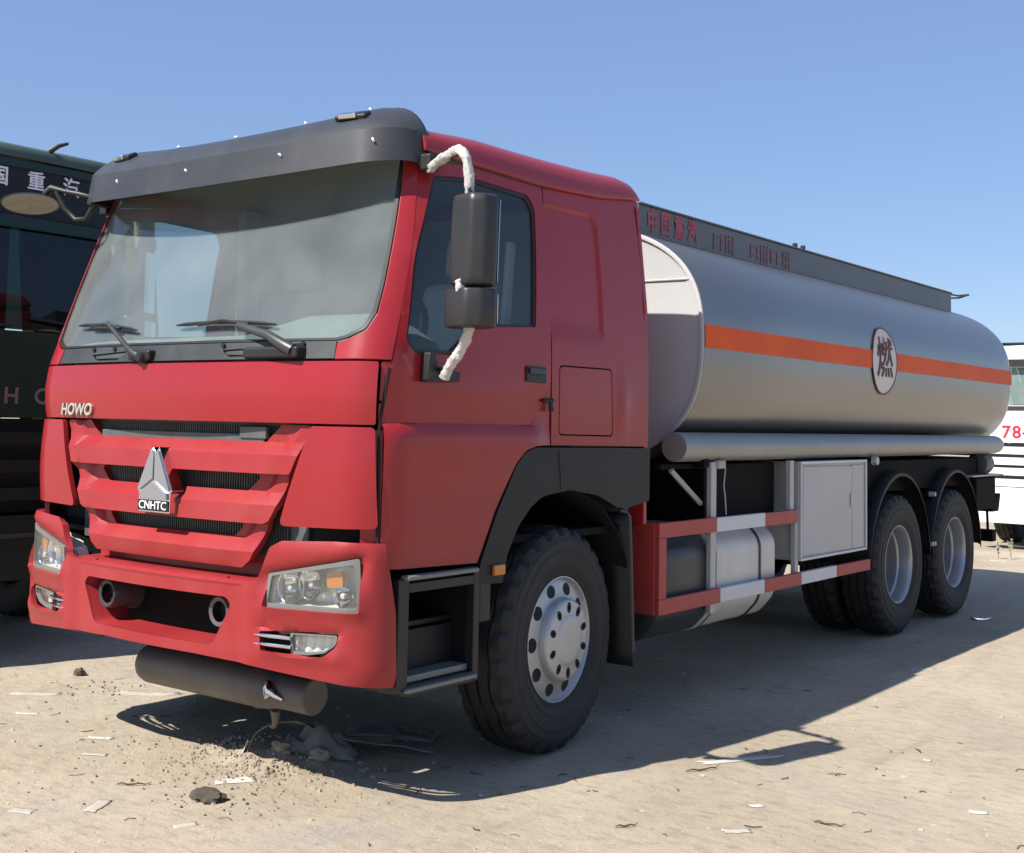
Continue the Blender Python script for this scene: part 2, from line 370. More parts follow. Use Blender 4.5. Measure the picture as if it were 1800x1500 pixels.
# corner panels, hinge trims, headlamp boxes
for s in (1, -1):
    o_ = [(.850, 1.552), (1.145, 1.552), (1.168, 1.142), (.700, 1.132)]
    if s < 0: o_ = [(-p[0], p[1]) for p in reversed(o_)]
    def cf(u, z): return cab(u, z, -.012-.010*math.sin(math.pi*max(0, min(1, (z-1.13)/.42))))
    panel('corner_deflector', rc(o_, .025), cf, 'red_paint', T, sp=.06, th=.025, bev=.008)
    o2 = [(1.155, 1.66), (1.180, 1.66), (1.203, 1.822), (1.160, 1.822)]; o3 = [(1.152, 1.56), (1.170, 1.56), (1.178, 1.652), (1.153, 1.652)]; o4 = [(1.09, 1.0), (1.176, .985), (1.170, 1.54), (1.09, 1.54)]
    for q, of in ((o2, .004), (o3, .004), (o4, .012)):
        if s < 0: q = [(-p[0], p[1]) for p in reversed(q)]
        panel('hinge_trim', rc(q, .008), (lambda of: lambda u, z: cab(u, z, of))(of), 'red_paint', T, sp=.05)
box('front_crossmember', (-1.13, .24, .86), (1.13, .32, 1.16), 'chassis', T)
# ---- bumper
def bsm(u, z):
    o = -.018*smooth01((abs(u)-.53)/.10)
    a = abs(u); k = smooth01((a-.64)/.05)*(1-smooth01((a-1.11)/.05))
    zt = .938+(a-.698)*.206; zb = .802+(a-.676)*.018
    if z >= zt-.001: o += .026*k*math.exp(-max(0, z-zt)/.022)
    elif z > zb: o += k*.026*smooth01((z-zb)/(zt-zb))-.014*k*(1-smooth01((z-zb)/(zt-zb)))
    else: o -= .014*k*math.exp(-((zb-z)/.028)**2)
    kf = smooth01((a-.63)/.05)*(1-smooth01((a-1.03)/.04)); zf = .618
    if z < zf: o -= .014*kf*math.exp(-((zf-z)/.02)**2)
    elif z < .71: o -= .014*kf*(1-smooth01((z-zf)/.08))
    if .71 <= z < .76: o += .012*kf*math.exp(-((z-.722)/.014)**2)
    o += .018*smooth01((z-1.05)/.06)
    if z < .60: o += .02*((.60-z)/.1)**2
    return bump(u, z, o)
bo = mir([(.30, .566), (.62, .556), (1.0, .528), (1.292, .500), (1.276, .80), (1.212, 1.085), (1.00, 1.089), (.755, 1.077, .03), (.700, 1.048, .03), (.640, .905, .06), (.50, .884, .02)])
HL = [(.698, .938), (1.106, 1.022), (1.118, .810), (.676, .802)]
FG = [(.660, .702), (.80, .716), (1.034, .724, .012), (1.030, .676, .05), (.975, .632, .06), (.89, .616, .05), (.81, .612), (.680, .626)]
OP = [(-.470, .822, .04), (-.498, .790, .03), (-.400, .612, .05), (.400, .612, .05), (.498, .790, .03), (.470, .822, .04)]
def mh(p): return [(-q[0],)+tuple(q[1:]) for q in reversed(p)]
bp = panel('bumper', rc(bo, .015), bsm, 'red_plastic', T, holes=[rc(HL, .012), rc(mh(HL), .012), rc(FG, .012), rc(mh(FG), .012), rc(OP, .03)], sp=.026, th=.03, bev=.006, smooth=50)
# ledge on top of the bumper middle and the recessed panel above it
rows = []
for i in range(41):
    u = -.62+1.24*i/40; a = Vector(bump(u, .884, -.004)); rows.append([a+Vector((0, d, z)) for d, z in ((.004, -.012), (.0, .0), (.02, .012), (.09, .016), (.16, .018), (.165, .09), (.165, .14))])
v, f = grid(rows); raw('bumper_ledge', v, f, 'red_plastic', bp, 40)
# surround of the centre opening
lo = rc(OP, .03); rows = []
for (u, z) in lo:
    a = Vector(bump(u, z, .012)); k = Vector((u*.97, bump(u, z)[1]+.17, .717+(z-.717)*.90)); rows.append([a, a+(k-a)*.5, k])
v, f = grid(list(zip(*rows)), True); raw('bumper_recess', v, f, 'red_plastic', bp, 40)
box('recess_backing', (-.50, .20, .60), (.50, .23, .85), 'chassis', bp)
for s in (-1, 1):
    MB().lathe([(.02, .045), (.015, .062), (.03, .070), (.19, .085)], 'y', (s*.40, 0.03, .745), 28).obj('tow_eye', 'steel_tube' if s > 0 else 'grey_plastic', bp, 40)
    MB().lathe([(.06, 0.001), (.06, .046)], 'y', (s*.40, 0.03, .745), 28).obj('tow_eye_bore', 'dark_void', bp, 0)
for s in (1, -1):
    for k in (-1, 1): MB().lathe([(0, .001), (0, .006), (.004, .007)], 'z', (s*.47+k*.0, bump(.47, .9)[1]+.03, .897), 8).obj('bolt', 'dark_void', bp, 0) if k > 0 else None
# ---- head lamps and fog lamps
def lamp(s):
    q = HL if s > 0 else mh(HL); cx = sum(p[0] for p in HL)/4*s; cz = sum(p[1] for p in HL)/4
    def ins(k, kz=None): return [((p[0]-cx)*k+cx, (p[1]-cz)*(kz or k)+cz) for p in [(a[0], a[1]) for a in q]]
    bz = panel('headlamp', rc(ins(1.015, 1.03), .012), lambda u, z: bump(u, z, -.008), 'lamp_grey', T, holes=[rc(ins(.93, .84), .012)], sp=.05, th=.03, bev=.003)
    lo_ = ins(.95, .90); rows = []
    for (u, z) in rc(lo_, .012):
        a = Vector(bump(u, z, .012)); k = Vector(bump(cx+(u-cx)*.86, cz+(z-cz)*.80, .10)); rows.append([a, a+(k-a)*.6, k])
    v, f = grid(list(zip(*rows)), True); raw('reflector_housing', v, f, 'reflector', bz, 40)
    panel('reflector_back', rc(ins(.88, .86), .01), lambda u, z: bump(u, z, .098+.01*math.sin(u*40)*math.cos(z*30)), 'reflector', bz, sp=.04, bev=0)
    for (u, z, r, dp) in ((.778*s, .885, .070, .0), (.880*s, .905, .066, .0), (1.030*s, .868, .050, .0)):
        c = Vector(bump(u, z, .03)); prof = [(-.002, r), (0.0, r*.95), (.02, r*.82), (.045, r*.55), (.055, r*.2), (.05, .001)]
        MB().lathe(prof, 'y', tuple(c), 28).obj('reflector_bowl', 'chrome', bz, 50)
        MB().lathe([(-.002, .001), (0, .012), (.03, .014), (.05, .014)], 'y', tuple(c), 12).obj('bulb', 'white_sign', bz, 50)
    a = [(.958, .958), (1.030, .968), (1.036, .905), (.963, .897)]
    if s < 0: a = mh(a)
    panel('indicator', rc(a, .01), lambda u, z: bump(u, z, .020), 'amber', bz, sp=.03, th=.02)
    a = [(.695, .912), (.735, .922), (.735, .845), (.69, .835)]
    if s < 0: a = mh(a)
    panel('lamp_step', rc(a, .01), lambda u, z: bump(u, z, .04), 'panel_grey', bz, sp=.03, th=.02)
    panel('lens', rc(ins(.985, .965), .012), lambda u, z: bump(u, z, -.002-.006*math.cos((u-cx)*6)), 'lens', bz, sp=.05, th=.004, bev=0)
    # fog lamp
    g = [(.805, .708), (1.026, .717, .012), (1.021, .678, .045), (.968, .639, .05), (.89, .624, .05), (.812, .620)]
    if s < 0: g = mh(g)
    fl = panel('fog_lamp', rc(g, .01), lambda u, z: bump(u, z, .0), 'lamp_grey', T, holes=[rc([(sum(p[0] for p in g)/6+(p[0]-sum(p[0] for p in g)/6)*.90, .675+(p[1]-.675)*.80) for p in g], .012)], sp=.04, th=.02, bev=.002)
    panel('reflector_back', rc([p[:2] for p in g], .01), lambda u, z: bump(u, z, .05-.012*abs(math.sin(u*70))), 'reflector', fl, sp=.012, bev=0, th=.004)
    panel('lens', rc([p[:2] for p in g], .01), lambda u, z: bump(u, z, .006), 'lens', fl, sp=.04, th=.003, bev=0)
    box('lamp_block', (min(.83*s, .865*s), bump(.85, .68, .012)[1], .648), (max(.83*s, .865*s), bump(.85, .68, .05)[1], .70), 'white_sign', fl, .004)
    panel('lamp_pocket', rc([p[:2] for p in (FG if s > 0 else mh(FG))], .01), lambda u, z: bump(u, z, .075), 'dark_void', fl, sp=.06, bev=0)
    for z in (.688, .652):
        pts = [Vector(bump((.640+.172*k/8)*s, z-.002*k/8, -.020+.012*smooth01(k/8))) for k in range(9)]
        MB().tube(pts, [.003, .006, .008, .009, .009, .009, .009, .009, .009], 8).obj('fin', 'chrome', fl, 60)
lamp(1); lamp(-1)
# ---- windscreen, cowl, pillars
cw = panel('cowl', rc([(-1.02, 1.834), (.950, 1.834, .0), (.940, 1.908, .0), (-1.03, 1.908)], .006), lambda u, z: cab(u, z, .004), 'cowl_grey', T, holes=[rc([(-.655, 1.872), (-.60, 1.842), (-.42, 1.842), (-.355, 1.885)], .003), rc([(.315, 1.876), (.365, 1.846), (.52, 1.846), (.52, 1.886)], .003)], sp=.06, bev=.002)
gl_o = mir([(.945, 1.912, .0), (.992, 1.922, .03), (1.064, 1.958, .04), (1.094, 2.03, .03), (1.098, 2.15, .3), (1.094, 2.42, .3), (1.082, 2.74, .01)])
gl_o[-1:] = gl_o[-1:]
panel('windscreen', rc(gl_o, .01), lambda u, z: cab(u, z, .010), 'windscreen', T, sp=.09, th=.006, bev=0)
sl = [(p[0], p[1]) for p in rc(gl_o, .01)]
inn = [(p[0]*.985, 2.33+(p[1]-2.33)*.975) for p in sl]
panel('screen_seal', sl, lambda u, z: cab(u, z, .004), 'black_plastic', T, holes=[inn], sp=.06, th=.010, bev=.002)
for s in (1, -1):
    q = [(.953, 1.830, 0), (.946, 1.902, 0), (.994, 1.914, .03), (1.068, 1.950, .04), (1.100, 2.025, .03), (1.104, 2.15, .3), (1.100, 2.42, .3), (1.088, 2.75, 0), (1.150, 2.75, 0), (1.192, 2.30, 1), (1.206, 1.830, 0)]
    if s < 0: q = mh(q)
    else: q = list(reversed(q)); q = q[::-1]
    area = sum(q[i][0]*q[(i+1) % len(q)][1]-q[(i+1) % len(q)][0]*q[i][1] for i in range(len(q)))
    panel('windscreen_pillar', rc(q, .01), lambda u, z: cab(u, z, -.002), 'red_paint', T, sp=.045, th=.03, bev=.005)
panel('header_panel', rc([(-1.15, 2.755), (1.15, 2.755), (1.15, 2.87), (-1.15, 2.87)], .01), lambda u, z: cab(u, z, .004), 'black_plastic', T, sp=.1, bev=.003)
# wipers
def wiper(piv, elbow, tip, b0, b1, thick):
    P = lambda q, o: Vector(cab(q[0], q[1], o))
    wp = MB().tube([P(piv, -.030), P(((piv[0]*2+elbow[0])/3, (piv[1]*2+elbow[1])/3), -.045), P(elbow, -.045), P(tip, -.035)], [thick, thick*.9, thick*.7, thick*.5], 8).obj('wiper', 'grey_plastic', T, 50)
    MB().tube([P((b0[0]+(b1[0]-b0[0])*k/10, b0[1]+(b1[1]-b0[1])*k/10+.012*math.sin(math.pi*k/10)), -.012) for k in range(11)], [.004]+[.009]*9+[.004], 6).obj('wiper_blade', 'black_plastic', wp, 50)
    MB().tube([P(((b0[0]*3+b1[0])/4, (b0[1]*3+b1[1])/4), -.018), P(((b0[0]+b1[0])/2, (b0[1]+b1[1])/2+.018), -.030), P(((b0[0]+b1[0]*3)/4, (b0[1]+b1[1]*3)/4), -.018)], .008, 6).obj('blade_bridge', 'black_plastic', wp, 50)
    c = P(piv, -.02); MB().lathe([(-.03, .001), (-.028, .02), (-.01, .028), (.03, .034)], 'y', tuple(c), 14).obj('wiper_pivot', 'black_plastic', wp, 50)
    return wp
w1 = wiper((-.185, 1.850), (-.30, 1.905), (-.545, 2.030), (-.850, 2.026), (-.31, 1.985), .019)
w2 = wiper((.745, 1.868), (.60, 1.935), (.405, 1.985), (-.020, 1.998), (.605, 1.985), .030)
for (a, b, zz) in ((-.29, -.13, 1.836), (.46, .80, 1.836)):
    m = MB(); p = cab((a+b)/2, 1.86, 0); m.box((p[0]-(b-a)/2, p[1]-.034, zz), (p[0]+(b-a)/2, p[1]+.05, 1.885)); m.obj('wiper_mount', 'black_plastic', T, 35, .012)
for u in (-.64, -.46, .32, .775):
    c = cab(u, 1.897, -.004); MB().lathe([(-.004, .001), (-.004, .010), (.004, .011)], 'y', c, 10).obj('cowl_screw', 'black_plastic', cw, 50)
# ---- sun visor
VP = plan(.10, .125, .92, .25, .25); VXE = VP[-1][1]
VU = 1.30
def visor(u, s):
    """s 0..1 runs up the front face from lip to crease, 1..2 back over the top to the roof"""
    x, y = pev(VP, u); x *= 1.135/VXE; e = min(1, (abs(u)/1.15)**2); q = smooth01((abs(u)-1.0)/.3)
    zl = 2.636+.058*e; zc = 2.774+.072*e-.012*q
    if s <= 1: return (x*(1-.012*s), y+.020*s*(1-q), zl+(zc-zl)*s)
    f = s-1; t = u/VU; qx = .92*(t if abs(t) < 1 else math.copysign(1, t)); qy = .50
    zt = 2.930+.052*e-.006*q; g = math.sin(math.pi/2*f)**.92; h = f*(.55+.45*f)
    return (x*.988+(qx-x*.988)*h, y+.02*(1-q)+(qy-y-.02*(1-q))*h, zc+(zt-zc)*g)
us = [-VU+2*VU*i/130 for i in range(131)]
rows = [[Vector(visor(u, 0))+Vector((-.02*math.copysign(smooth01((abs(u)-1)/.2), u), .028, .012)) for u in us]]+[[visor(u, s) for u in us] for s in (0, .06, .5, 1, 1.1, 1.2, 1.32, 1.45, 1.6, 1.75, 1.9, 2)]
v, f = grid(rows); vis = raw('sun_visor', v, f, 'grey_plastic', T, 24); md = vis.modifiers.new('thickness', 'SOLIDIFY'); md.thickness = .006; md.offset = -1
onvis = lambda u, s: Vector(visor(u, s))
for u in (-.80, .93):
    c = onvis(u, 1.38); M = Matrix.Translation(c+Vector((0, -.006, .006))) @ Matrix.Rotation(-.16 if u < 0 else .22, 4, 'Z') @ Matrix.Rotation(.5, 4, 'X')
    ml = MB().box((-.080, -.032, -.02), (.080, .032, .010), M).obj('marker_lamp', 'black_plastic', vis, 35, .012)
    MB().box((-.055, -.040, -.006), (.035, -.010, .018), M).obj('marker_lens', 'chrome', ml, 35, .006)
for u, s in ((-.42, 1.62), (.10, 1.62), (.62, 1.62), (1.04, 1.62), (-.62, .62), (-.02, .62), (.56, .62), (1.02, .62)):
    c = onvis(u, s); M = Matrix.Translation(c+Vector((0, -.003, .002))) @ Matrix.Rotation(-.7, 4, 'X') @ Matrix.Rotation(random.uniform(.1, .9), 4, 'Y')
    MB().box((-.012, -.007, -.005), (.012, .007, .005), M).obj('visor_clip', 'letter_white', vis, 35, .003)
# ---- sides
DOOR = [(.212, .978, .02), (.800, .963, .01), (.917, 1.182, 0), (1.060, 1.398, .06), (1.130, 1.455, .05), (1.215, 1.476, .05), (1.343, 1.478, 0), (1.343, 2.738, .02), (.88, 2.756, .3), (.480, 2.700, .02), (.345, 2.20, 1), (.235, 1.80, .3), (.206, 1.56, .1)]
WIN = [(.535, 2.655, .03), (.82, 2.688, .3), (1.225, 2.675, .05), (1.268, 2.610, .05), (1.222, 2.036, .015), (.728, 2.002, .04), (.665, 1.925, .08), (.590, 1.868, .05), (.354, 1.866, .05), (.306, 1.912, .05), (.385, 2.28, 1)]
def doorf(s):
    def f(y, z):
        o = .020*smooth01((1.572-z)/.02)*(1-.75*smooth01((1.54-z)/.35))*(1-smooth01((y-1.20)/.14)) - .008*smooth01((z-1.50)/.06)*(1-smooth01((z-1.60)/.25))
        o -= .010*smooth01((1.12-z)/.03)*(1-smooth01((y-.55)/.4))*.5
        o += .012*math.exp(-((z-1.70)/.12)**2)*math.exp(-((y-.75)/.4)**2)
        return side(y, z, o, s)
    return f
def slf(s):
    def f(y, z):
        px, pz = abs(y-1.49)-.325+.07, abs(z-2.33)-.325+.07     # rounded rectangle, edge at y 1.815 and z 2.655
        d = math.hypot(max(px, 0), max(pz, 0))+min(max(px, pz), 0)-.07
        o = -.014*smooth01(-d/.014)*smooth01((z-1.98)/.10); o += .012*math.exp(-((y-2.0)/.045)**2)*math.exp(-((z-1.68)/.13)**2)
        return side(y, z, o, s)
    return f
SLP = [(1.352, 1.478, 0), (2.25, 1.468, .01), (2.25, 2.808, .02), (1.85, 2.762, .3), (1.352, 2.738, 0)]
HAT = [(1.412, 1.525), (1.900, 1.520), (1.885, 1.868), (1.412, 1.866)]
FEN = [(.812, .868, .01), (.975, .862, .01), (1.008, .985, .1), (1.085, 1.105, .1), (1.178, 1.188, .1), (1.272, 1.238, .1), (1.50, 1.262, .2), (1.754, 1.226, .2), (1.93, 1.160, .05), (2.02, 1.150, .05), (2.252, 1.182, .01), (2.252, 1.460, 0), (1.215, 1.468, .05), (1.136, 1.447, .05), (1.068, 1.391, .06), (.926, 1.178, 0), (.812, .955, 0)]
for s in (1, -1):
    fl_ = s < 0
    d = panel('door', rc(DOOR, .01), doorf(s), 'red_paint', T, holes=[rc(WIN, .03)], creases=[((.22, 1.574), (1.19, 1.574)), ((.22, 1.553), (1.19, 1.553))], sp=.05, th=.03, bev=.006, flip=fl_)
    wo = rc(WIN, .03); ci = [(p[0]*.965+.028, 2.28+(p[1]-2.28)*.955) for p in wo]
    panel('window_seal', wo, lambda y, z: side(y, z, -.006, s), 'black_plastic', d, holes=[ci], sp=.06, th=.012, bev=.002, flip=fl_)
    panel('door_window', wo, lambda y, z: side(y, z, -.014, s), 'side_glass', d, sp=.15, th=.005, bev=0, flip=fl_)
    MB().tube([side(pw(z, [(.97, .206), (1.56, .200), (1.80, .229), (2.20, .339), (2.69, .473)]), z, -.004, s) for z in (.99, 1.2, 1.4, 1.56, 1.68, 1.80)], .0065, 6).obj('door_gap_line', 'dark_void', d, 50)  # dark tube added to draw the shade in the door's front gap
    hd = panel('door_handle', rc([(1.134, 1.775), (1.292, 1.772), (1.290, 1.848), (1.136, 1.850)], .010), lambda y, z: side(y, z, .010, s), 'black_plastic', d, sp=.05, th=.02, bev=.004, flip=fl_)
    panel('handle_grip', rc([(1.15, 1.815), (1.278, 1.812), (1.276, 1.838), (1.152, 1.840)], .006), lambda y, z: side(y, z, .020, s), 'grey_plastic', hd, sp=.05, th=.012, bev=.004, flip=fl_)
    lk = MB(); lk.tube([side(1.265, 1.690, .004, s), side(1.335, 1.690, .014, s)], [.008, .014], 10); lk.tube([side(1.318, 1.69, .014, s), side(1.322, 1.640, .020, s)], [.007, .014], 10); lk.obj('door_lock', 'black_plastic', d, 50)
    bl = []
    for g in (0, .014):
        q = [(1.36, 2.655-g), (1.745, 2.655-g)]+[(1.745+(.07-g)*math.sin(R_(t)), 2.585+(.07-g)*math.cos(R_(t))) for t in (15, 30, 45, 60, 75)]+[(1.815-g, 2.585), (1.815-g, 2.02)]
        bl += list(zip(q, q[1:]))
    sp_ = panel('sleeper_side', rc(SLP, .005), slf(s), 'red_paint', T, holes=[rc(HAT, .03)], creases=bl, sp=.045, th=.03, bev=.004, flip=fl_)
    hh = [(1.419, 1.532), (1.893, 1.527), (1.878, 1.861), (1.419, 1.859)]
    panel('locker_door', rc(hh, .026), lambda y, z: slf(s)(y, z), 'red_paint', sp_, sp=.05, th=.03, bev=.004, flip=fl_)
    fd = panel('fender', rc(FEN, .01), lambda y, z: side(y, z, .012, s), 'fender_plastic', T, sp=.06, th=.06, bev=.006, flip=fl_)
    rows = []
    for k in range(25):
        t = R_(-8+196*k/24); y = 1.5-.66*math.cos(t)*(1 if math.cos(t) > 0 else .98); z = .61+.655*math.sin(t)
        rows.append([(s*x, y, z) for x in (.62, .9, 1.19)])
    v, f = grid(rows); o = raw('wheel_arch', v, f, 'chassis', fd, 40); md = o.modifiers.new('thickness', 'SOLIDIFY'); md.thickness = .012
    m = MB(); m.box((min(s*1.225, s*1.245), .895, .90), (max(s*1.225, s*1.245), .975, .948)); m.obj('side_marker', 'amber', fd, 35, .006)
    # split line of the fender
    m = MB(); m.tube([side(1.400, 1.455, .012, s), side(1.405, 1.39, .012, s), side(1.418, 1.33, .012, s), side(1.42, 1.262, .012, s)], .003, 6); m.obj('fender_seam', 'dark_void', fd, 0)
    # step box
    sb = MB(); X = lambda a, b: (min(s*a, s*b), max(s*a, s*b))
    a, b = X(1.185, 1.225); sb.box((a, .285, .475), (b, .350, .935)); sb.box((a, .775, .455), (b, .815, .93)); sb.box((a, .350, .875), (b, .775, .915)); sb.box((a, .350, .455), (b, .775, .50))
    a, b = X(.80, 1.19); sb.box((a, .29, .47), (b, .31, .92)); sb.box((a, .79, .47), (b, .81, .92)); sb.box((a, .31, .47), (b, .79, .50)); sb.box((a, .31, .70), (b-.12 if s > 0 else b, .79, .725)); sb.box((a, .31, .90), (b, .79, .92))
    a, b = X(.78, .80); sb.box((a, .29, .47), (b, .81, .92)); st = sb.obj('step_box', 'black_plastic', T, 35, .004)
    a, b = X(1.08, 1.10); MB().box((a, .312, .502), (b, .788, .698)).obj('step_riser', 'fender_plastic', st, 35, .006)
    a, b = X(1.10, 1.196); MB().box((a, .352, .502), (b, .773, .530)).obj('step_plate', 'lamp_grey', st, 35, .004)
    for z0, dz, y0 in ((.928, 0, .315), (.472, 0, .33)):
        M = Matrix.Identity(4); a, b = X(1.20, 1.248); MB().box((a, y0, z0), (b, .785, z0+.020), M).obj('step_tread', 'lamp_grey', st, 35, .008)
    a, b = X(1.15, 1.222); MB().box((a, .818, .70), (b, .90, .93)).obj('step_bracket', 'black_plastic', st, 35, .01)
    # mudguard flap behind the front wheel
    rows = []
    for k in range(13):
        t = k/12; y = 2.085+.07*t; z = 1.125-.80*t
        rows.append([(s*x, y+.01*math.cos(x*9), z) for x in (.82, .95, 1.08, 1.20)])
    v, f = grid(rows); o = raw('mud_flap', v, f, 'fender_plastic', T, 40); md = o.modifiers.new('thickness', 'SOLIDIFY'); md.thickness = .014
    MB().tube([(s*1.185, 2.02, 1.14), (s*1.19, 2.075, 1.128), (s*1.195, 2.10, 1.10), (s*1.195, 2.12, .85), (s*1.195, 2.150, .40)], .012, 8).obj('flap_edge', 'grey_plastic', o, 50)
# ---- roof
RE = [(.40, 2.756), (.5, 2.764), (1.38, 2.746), (1.85, 2.770), (2.10, 2.800), (2.27, 2.818)]
RT = [(.40, 2.90), (.5, 2.905), (.9, 2.945), (1.6, 2.955), (1.95, 2.965), (2.12, 2.972), (2.21, 2.955), (2.25, 2.92), (2.272, 2.86)]
rows = []
for y in [.47, .48, .5, .6, .75, .9, 1.1, 1.3, 1.5, 1.7, 1.85, 1.95, 2.05, 2.12, 2.17, 2.21, 2.235, 2.255, 2.268]:
    e = pw(y, RE); t = pw(y, RT); xs = tumble(e)+.014; H = t-e; row = []
    prof = [(0, -.012), (.004, 0), (.0, .10), (-.008, .30), (-.022, .46), (-.045, .60), (-.085, .72), (-.14, .81), (-.24, .89), (-.45, .955), (-.8, .99), (-xs, 1.0)]
    half = [(xs+a, e+(H*b if b >= 0 else b)) for a, b in prof]
    if y > 2.2: half = [(x-.10*(y-2.2), z) for x, z in half[:-1]]+[half[-1]]
    row = [(x, y, z) for x, z in half]+[(-x, y, z) for x, z in reversed(half[:-1])]; rows.append(row)
v, f = grid(rows); rf = raw('roof', v, f, 'red_paint', T, 45); md = rf.modifiers.new('thickness', 'SOLIDIFY'); md.thickness = .02; md.offset = -1
for s in (1, -1):
    MB().tube([(s*(tumble(2.75)+.004), y, pw(y, RE)-.010) for y in (.5, .7, .9, 1.1, 1.38)], .008, 6).obj('roof_gutter', 'black_plastic', rf, 50)
panel('rear_wall', rc([(-1.21, 1.05), (1.21, 1.05), (1.20, 2.2), (1.14, 2.75), (1.08, 2.88), (-1.08, 2.88), (-1.14, 2.75), (-1.20, 2.2)], .02), lambda x, z: (x, 2.25, z), 'red_paint', T, sp=.15, th=.03, flip=True)
box('cab_floor', (-1.15, .20, 1.02), (1.15, 2.22, 1.06), 'chassis', T)
# ---- interior
rows = []
for i in range(25):
    u = -1.16+2.32*i/24; x, y = pev(CAB, u); hum = .09*smooth01((u-.25)/.35)*(1-smooth01((u-1.02)/.12))
    rows.append([(x*.97, y+d, z) for d, z in ((.10, 1.80), (.085, 1.91), (.12, 1.935), (.20, 1.955+hum*.6), (.30, 1.955+hum), (.42, 1.93+hum), (.50, 1.86), (.50, 1.55))])
v, f = grid(rows); ds = raw('dashboard', v, f, 'dash_plastic', T, 40)
bpy_t = MB(); C = Vector((.62, .83, 1.98)); A = Vector((1, 0, 0)); B = Vector((0, .42, .9)).normalized()
bpy_t.tube([C+(A*math.cos(R_(a))+B*math.sin(R_(a)))*.22 for a in range(0, 361, 12)], .016, 8, False); bpy_t.tube([C-A*.2, C+A*.2], .018, 6); bpy_t.tube([C, C-B*.2], .018, 6); bpy_t.tube([C, (.62, .60, 1.80)], .035, 8)
bpy_t.obj('steering_wheel', 'black_plastic', T, 50)
for x0 in (.62, -.62):
    st = MB().box((x0-.26, .82, 1.48), (x0+.26, 1.32, 1.64)).obj('seat', 'seat_cloth', T, 35, .05)
    mm = 'seat_cover' if x0 > 0 else 'seat_cloth'
    MB().box((x0-.25, -.07, 0), (x0+.25, .07, .68), Matrix.Translation((0, 1.30, 1.62)) @ Matrix.Rotation(-.15, 4, 'X')).obj('backrest', mm, st, 35, .06)
    MB().box((x0-.14, -.045, .0), (x0+.14, .045, .22), Matrix.Translation((0, 1.42, 2.32)) @ Matrix.Rotation(-.1, 4, 'X')).obj('headrest', mm, st, 35, .04)
    MB().box((x0-.2, .9, 1.06), (x0+.2, 1.27, 1.48)).obj('seat_base', 'black_plastic', st, 35, .02)
box('bunk', (-1.1, 1.68, 1.40), (1.1, 2.2, 1.72), 'seat_cloth', T, .04)
box('inner_rear_lining', (-1.12, 2.19, 1.06), (1.12, 2.215, 2.80), 'trim_beige', T, .01)
rows = [[(x, y, 2.86-.02*abs(x)-.09*max(0, abs(x)-.9)) for x in (-1.06, -.8, -.4, 0, .4, .8, 1.06)] for y in (.62, 1.2, 1.8, 2.19)]
v, f = grid(rows); o = raw('headliner', v, f, 'trim_beige', T, 40); md = o.modifiers.new('thickness', 'SOLIDIFY'); md.thickness = .02
MB().box((-.012, -.03, 0), (.012, .03, .55), Matrix.Translation((1.06, 1.16, 1.90)) @ Matrix.Rotation(-.08, 4, 'X')).obj('lining_and_sky_sliver', 'seat_cover', T, 35, .008)  # pale strip drawn in as the bright sliver of sky inside the window
for x in (-.98,): MB().box((x-.05, 1.28, 1.2), (x+.02, 1.42, 2.8)).obj('lining_and_sky_sliver', 'trim_beige', T, 35, .02)
# ---- mirrors
def crinkle(path, r, nseg=26, seed=1, amp=.35):
    pts = []; path = [Vector(p) for p in path]; L = [0]
    for a, b in zip(path, path[1:]): L.append(L[-1]+(b-a).length)
    for i in range(nseg+1):
        d = L[-1]*i/nseg; k = 0
        while k < len(L)-2 and L[k+1] < d: k += 1
        t = (d-L[k])/(L[k+1]-L[k]); pts.append(path[k].lerp(path[k+1], t))
    for _ in range(3): pts = [pts[0]]+[(pts[i-1]+pts[i]*2+pts[i+1])/4 for i in range(1, len(pts)-1)]+[pts[-1]]
    rnd = random.Random(seed); n = 11; m = MB().tube(pts, r, n); out = []; prev = [1]*n
    for i, ax in enumerate(pts):
        fold = 1+.10*math.sin(i*.55+seed)+.10*rnd.uniform(-1, 1)
        for k in range(n):
            q = Vector(m.v[i*n+k]); f_ = fold*rnd.uniform(.70, 1.22)*.45+prev[k]*.55; prev[k] = f_
            out.append(tuple(ax+(q-ax)*f_+Vector((rnd.uniform(-1, 1), rnd.uniform(-1, 1), rnd.uniform(-1, 1)))*r*.10))
    m.v = out; return m
